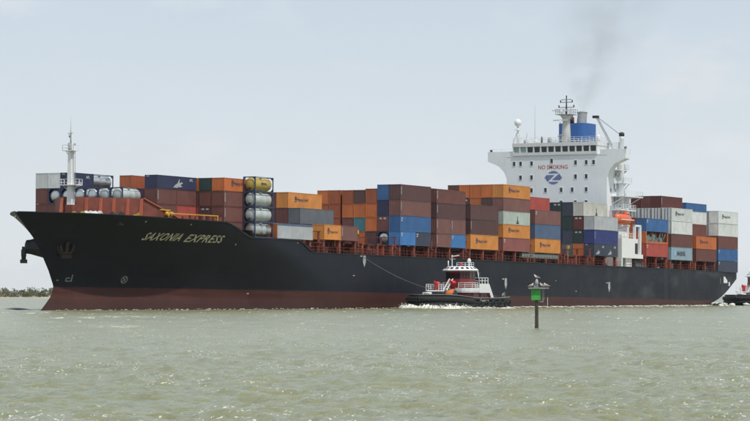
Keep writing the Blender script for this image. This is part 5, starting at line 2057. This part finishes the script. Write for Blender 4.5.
# calm sheet under and around it, out to the horizon on all sides
mb = MB()
mb.add([(-9000, -3000, -0.75), (9000, -3000, -0.75), (9000, 12000, -0.75), (-9000, 12000, -0.75)], [(0, 1, 2, 3)])
sea = mb.build('open_water', WM)
tag(sea, 'open water out to the horizon', kind='structure')

# ------------------------------------------------------------------ white water thrown up by the hulls
random.seed(21)
fm_ = MB()
ico = bmesh.new()
bmesh.ops.create_icosphere(ico, subdivisions=1, radius=1.0)
IV = [v.co.copy() for v in ico.verts]
IF = [tuple(v.index for v in f.verts) for f in ico.faces]
ico.free()
def blob(c, sx, sy, sz):
    a = random.uniform(0, 6.28)
    m = Matrix.Rotation(a, 3, 'Z')
    vs = []
    for v in IV:
        q = m @ Vector((v.x * sx, v.y * sy, v.z * sz))
        vs.append(c + q * random.uniform(0.75, 1.25))
    fm_.add(vs, IF, True)
def tug_edge(t):
    if abs(t) < 1.2:
        return 15.4 * math.cos(t), math.copysign(5.6 * abs(math.sin(t)) ** 0.7, t)
    return 5.6 - (abs(t) - 1.2) * 26, math.copysign(5.55, t)
NT, NCR = 420, 9
vs, fs = [], []
g1 = [random.uniform(0, 6.28) for _ in range(8)]
for i in range(NT):
    t = -1.95 + 3.9 * i / (NT - 1)
    ex, ey = tug_edge(t)
    bow = sstep(2, 11, ex)
    nn = sum(math.sin(t * f + g) for f, g in zip((7, 13, 23, 41, 67, 97, 133, 171), g1)) / 8
    top = (0.10 + 0.62 * bow) * (0.75 + 1.1 * nn)
    out = Vector((ex * 0.35 + 2.0 * bow, ey, 0)).normalized()
    wid = 0.9 + 1.6 * bow
    for k in range(NCR):
        u = k / (NCR - 1)
        hgt = top * math.sin(math.pi * min(1, 0.25 + u * 0.85)) * (1 - u) ** 0.4 + random.gauss(0, 0.05) * (0.4 + bow) - 0.06 * u
        vs.append(TUGM @ Vector((ex + out.x * (u * wid - 0.3) + random.gauss(0, 0.05), ey + out.y * (u * wid - 0.3) + random.gauss(0, 0.05), hgt + 0.03)))
for i in range(NT - 1):
    for k in range(NCR - 1):
        fs.append((i * NCR + k, (i + 1) * NCR + k, (i + 1) * NCR + k + 1, i * NCR + k + 1))
fm_.add(vs, fs, True)
for i in range(1600):                       # spray round the tug's bow
    t = random.uniform(-1.5, 1.6)
    ex, ey = tug_edge(t)
    s = random.uniform(0.03, 0.075)
    c = TUGM @ Vector((ex + random.uniform(0, 1.6), ey * random.uniform(1.0, 1.25), abs(random.gauss(0, 0.33)) * (1 if ex > 6 else 0.4)))
    blob(c, s * 1.6, s * 1.6, s)
for i in range(1500):                       # thin wash along the ship's port side
    l = random.uniform(-90, 168)
    if random.random() > (0.3 if l < 20 else 0.8): continue
    bb = half_breadth(l, l * TRIM)
    s = random.uniform(0.05, 0.13) * (1.3 if l > 40 else 0.7)
    c = Vector((ORG[0] + U2[0] * l + Q2[0] * (bb + random.uniform(0, 1.0)), ORG[1] + U2[1] * l + Q2[1] * (bb + random.uniform(0, 1.0)), random.uniform(-0.05, 0.18)))
    blob(c, s * 3, s * 3, s * 0.6)
for i in range(260):                       # stern wake
    l = 150 + random.uniform(0, 1) ** 1.4 * 45
    pp = random.uniform(-13, 14.5)
    s = random.uniform(0.15, 0.45)
    c = Vector((ORG[0] + U2[0] * l + Q2[0] * pp, ORG[1] + U2[1] * l + Q2[1] * pp, random.uniform(-0.05, 0.45)))
    blob(c, s * 2, s * 2, s * 0.8)
foamo = fm_.build('white_water', mat('foam_white', (0.78, 0.77, 0.70), rough=0.9, var=0.1, vscale=2))
tag(foamo, 'white water churned up along the hulls', 'foam', kind='stuff')

# ------------------------------------------------------------------ far shore: sand spit and scrub
SH_Y = 2560.0
def shore_y(x):
    return SH_Y + 25 * math.sin(x * 0.013) + 12 * math.sin(x * 0.041 + 1)
mb = MB()
vs, fs = [], []
prof = [(-6, -0.8), (0, 0.0), (5, 0.55), (14, 1.0), (40, 1.5), (160, 2.0), (400, 1.5)]
NX = 120
for i in range(NX + 1):
    x = -620 + 900 * i / NX
    for dy, z in prof:
        zz = z * (1 + 0.25 * math.sin(x * 0.03 + dy) + 0.2 * random.uniform(-1, 1)) if z > 0 else z
        vs.append((x, shore_y(x) + dy, zz))
m_ = len(prof)
for i in range(NX):
    for j in range(m_ - 1):
        fs.append((i * m_ + j, (i + 1) * m_ + j, (i + 1) * m_ + j + 1, i * m_ + j + 1))
mb.add(vs, fs, True)
shore = mb.build('sand_shore', mat('sand', (0.44, 0.36, 0.25), rough=0.9, var=0.25, vscale=0.05))
tag(shore, 'low sandy shore far behind the bow', kind='structure')

def foliage_material():
    m = bpy.data.materials.new('scrub_leaves')
    m.use_nodes = True
    t = m.node_tree
    b = t.nodes['Principled BSDF']
    b.inputs['Roughness'].default_value = 0.7
    geo = t.nodes.new('ShaderNodeNewGeometry')
    n = t.nodes.new('ShaderNodeTexNoise')
    n.inputs['Scale'].default_value = 0.09
    n.inputs['Detail'].default_value = 3
    t.links.new(geo.outputs['Position'], n.inputs['Vector'])
    cr = t.nodes.new('ShaderNodeValToRGB')
    e = cr.color_ramp.elements
    e[0].position, e[0].color = 0.30, (0.060, 0.078, 0.026, 1)
    e[1].position, e[1].color = 0.72, (0.20, 0.165, 0.065, 1)
    k = e.new(0.5)
    k.color = (0.110, 0.118, 0.042, 1)
    t.links.new(n.outputs['Fac'], cr.inputs['Fac'])
    t.links.new(cr.outputs['Color'], b.inputs['Base Color'])
    return m
random.seed(4)
lv, lf = [], []
def leaf(c, s):
    d1 = Vector((random.gauss(0, 1), random.gauss(0, 1), random.gauss(0, 1))).normalized()
    d2 = d1.cross(Vector((random.gauss(0, 1), random.gauss(0, 1), random.gauss(0, 1)))).normalized()
    o = len(lv)
    lv.extend([c - d1 * s, c - d2 * s * 0.6, c + d1 * s, c + d2 * s * 0.6])
    lf.append((o, o + 1, o + 2, o + 3))
for i in range(1500):
    x = random.uniform(-600, 260)
    depth = random.choice((0, 1, 2))
    y = shore_y(x) + 16 + depth * 22 + random.uniform(0, 14)
    big = 0.5 + 0.5 * math.sin(x * 0.045 + 1.1) * math.sin(x * 0.017)
    h = random.uniform(3.6, 6.0) + depth * 1.5 + (random.uniform(0, 3.4) * big if depth else 0)
    w = random.uniform(2.5, 5.5)
    nclump = random.randint(4, 7)
    for c in range(nclump):
        cc = Vector((x + random.uniform(-w, w) * 0.7, y + random.uniform(-3, 3), 0.9 + h * random.uniform(0.1, 0.85)))
        rr = random.uniform(0.8, 1.7)
        for j in range(16):
            d = Vector((random.gauss(0, 1), random.gauss(0, 1), random.gauss(0, 0.8)))
            leaf(cc + d.normalized() * rr * random.uniform(0.5, 1.1), random.uniform(0.28, 0.7))
mb = MB()
mb.v = [tuple(v) for v in lv]
mb.f = lf
mb.sm = [False] * len(lf)
me = bpy.data.meshes.new('scrub')
me.from_pydata(mb.v, [], mb.f)
me.materials.append(foliage_material())
scrub = obj('scrub', me)
tag(scrub, 'belt of green and tan scrub trees along the far shore', 'scrub', kind='stuff')

# ------------------------------------------------------------------ thin grey smoke from the funnel
src = SHIP @ Vector((fx - 0.5, fy, 44.2))
SMOKE_H, LEAN = 34.0, 0.30
mb = MB()
prof = []
NS = 18
vs, fs = [], []
for i in range(NS + 1):
    t = i / NS
    z = t * SMOKE_H
    r = 1.0 + 16.0 * t ** 0.8
    cx = LEAN * z * (0.35 + 0.9 * t)
    for j in range(20):
        a = 2 * math.pi * j / 20
        vs.append((cx + r * math.cos(a) * 1.15, r * math.sin(a), z))
for i in range(NS):
    for j in range(20):
        fs.append((i * 20 + j, i * 20 + (j + 1) % 20, (i + 1) * 20 + (j + 1) % 20, (i + 1) * 20 + j))
fs += [tuple(range(20))[::-1], tuple(NS * 20 + j for j in range(20))]
mb.add(vs, fs, True)
sm = bpy.data.materials.new('exhaust_smoke')
sm.use_nodes = True
t = sm.node_tree
for n in list(t.nodes):
    t.nodes.remove(n)
vo = t.nodes.new('ShaderNodeVolumePrincipled')
vo.inputs['Color'].default_value = (0.50, 0.46, 0.41, 1)
vo.inputs['Anisotropy'].default_value = 0.2
ou = t.nodes.new('ShaderNodeOutputMaterial')
tc = t.nodes.new('ShaderNodeTexCoord')
sx = t.nodes.new('ShaderNodeSeparateXYZ')
t.links.new(tc.outputs['Object'], sx.inputs[0])

def mth(op, a, b=None, clamp=False):
    n = t.nodes.new('ShaderNodeMath')
    n.operation = op
    n.use_clamp = clamp
    for k, s in enumerate((a, b)):
        if s is None: continue
        if isinstance(s, (int, float)): n.inputs[k].default_value = s
        else: t.links.new(s, n.inputs[k])
    return n.outputs[0]
tt = mth('DIVIDE', sx.outputs['Z'], SMOKE_H, True)
rad = mth('ADD', mth('MULTIPLY', mth('POWER', tt, 0.8), 16.0), 1.0)
cxn = mth('MULTIPLY', mth('MULTIPLY', sx.outputs['Z'], LEAN), mth('ADD', mth('MULTIPLY', tt, 0.9), 0.35))
dx = mth('DIVIDE', mth('SUBTRACT', sx.outputs['X'], cxn), 1.15)
rr = mth('SQRT', mth('ADD', mth('MULTIPLY', dx, dx), mth('MULTIPLY', sx.outputs['Y'], sx.outputs['Y'])))
core = mth('SUBTRACT', 1.0, mth('DIVIDE', rr, rad), True)
nz = t.nodes.new('ShaderNodeTexNoise')
nz.inputs['Scale'].default_value = 0.16
nz.inputs['Detail'].default_value = 5
nz.inputs['Roughness'].default_value = 0.6
t.links.new(tc.outputs['Object'], nz.inputs['Vector'])
puff = mth('MULTIPLY', mth('SUBTRACT', nz.outputs['Fac'], 0.38, True), 3.2)
fall = mth('DIVIDE', 1.0, mth('ADD', mth('MULTIPLY', tt, 9.0), 1.0))
dens = mth('MULTIPLY', mth('MULTIPLY', mth('MULTIPLY', core, puff), fall), 0.27)
t.links.new(dens, vo.inputs['Density'])
t.links.new(vo.outputs['Volume'], ou.inputs['Volume'])
smoke = mb.build('smoke', sm, None, Matrix.Translation(src + Vector((0, 0, 0.1))))
tag(smoke, 'thin grey smoke rising from the blue funnel', 'smoke', kind='stuff')

# ------------------------------------------------------------------ light sea haze
mb = MB()
mb.box(-9500, 9500, -3500, 12500, -7.0, 90.0)
hz = bpy.data.materials.new('sea_haze')
hz.use_nodes = True
t = hz.node_tree
for n in list(t.nodes):
    t.nodes.remove(n)
vo = t.nodes.new('ShaderNodeVolumePrincipled')
vo.inputs['Color'].default_value = (0.86, 0.92, 1.0, 1)
vo.inputs['Density'].default_value = 0.000022
vo.inputs['Anisotropy'].default_value = 0.3
ou = t.nodes.new('ShaderNodeOutputMaterial')
t.links.new(vo.outputs['Volume'], ou.inputs['Volume'])
haze = mb.build('haze', hz)
tag(haze, 'light sea haze over the water', 'haze', kind='stuff')
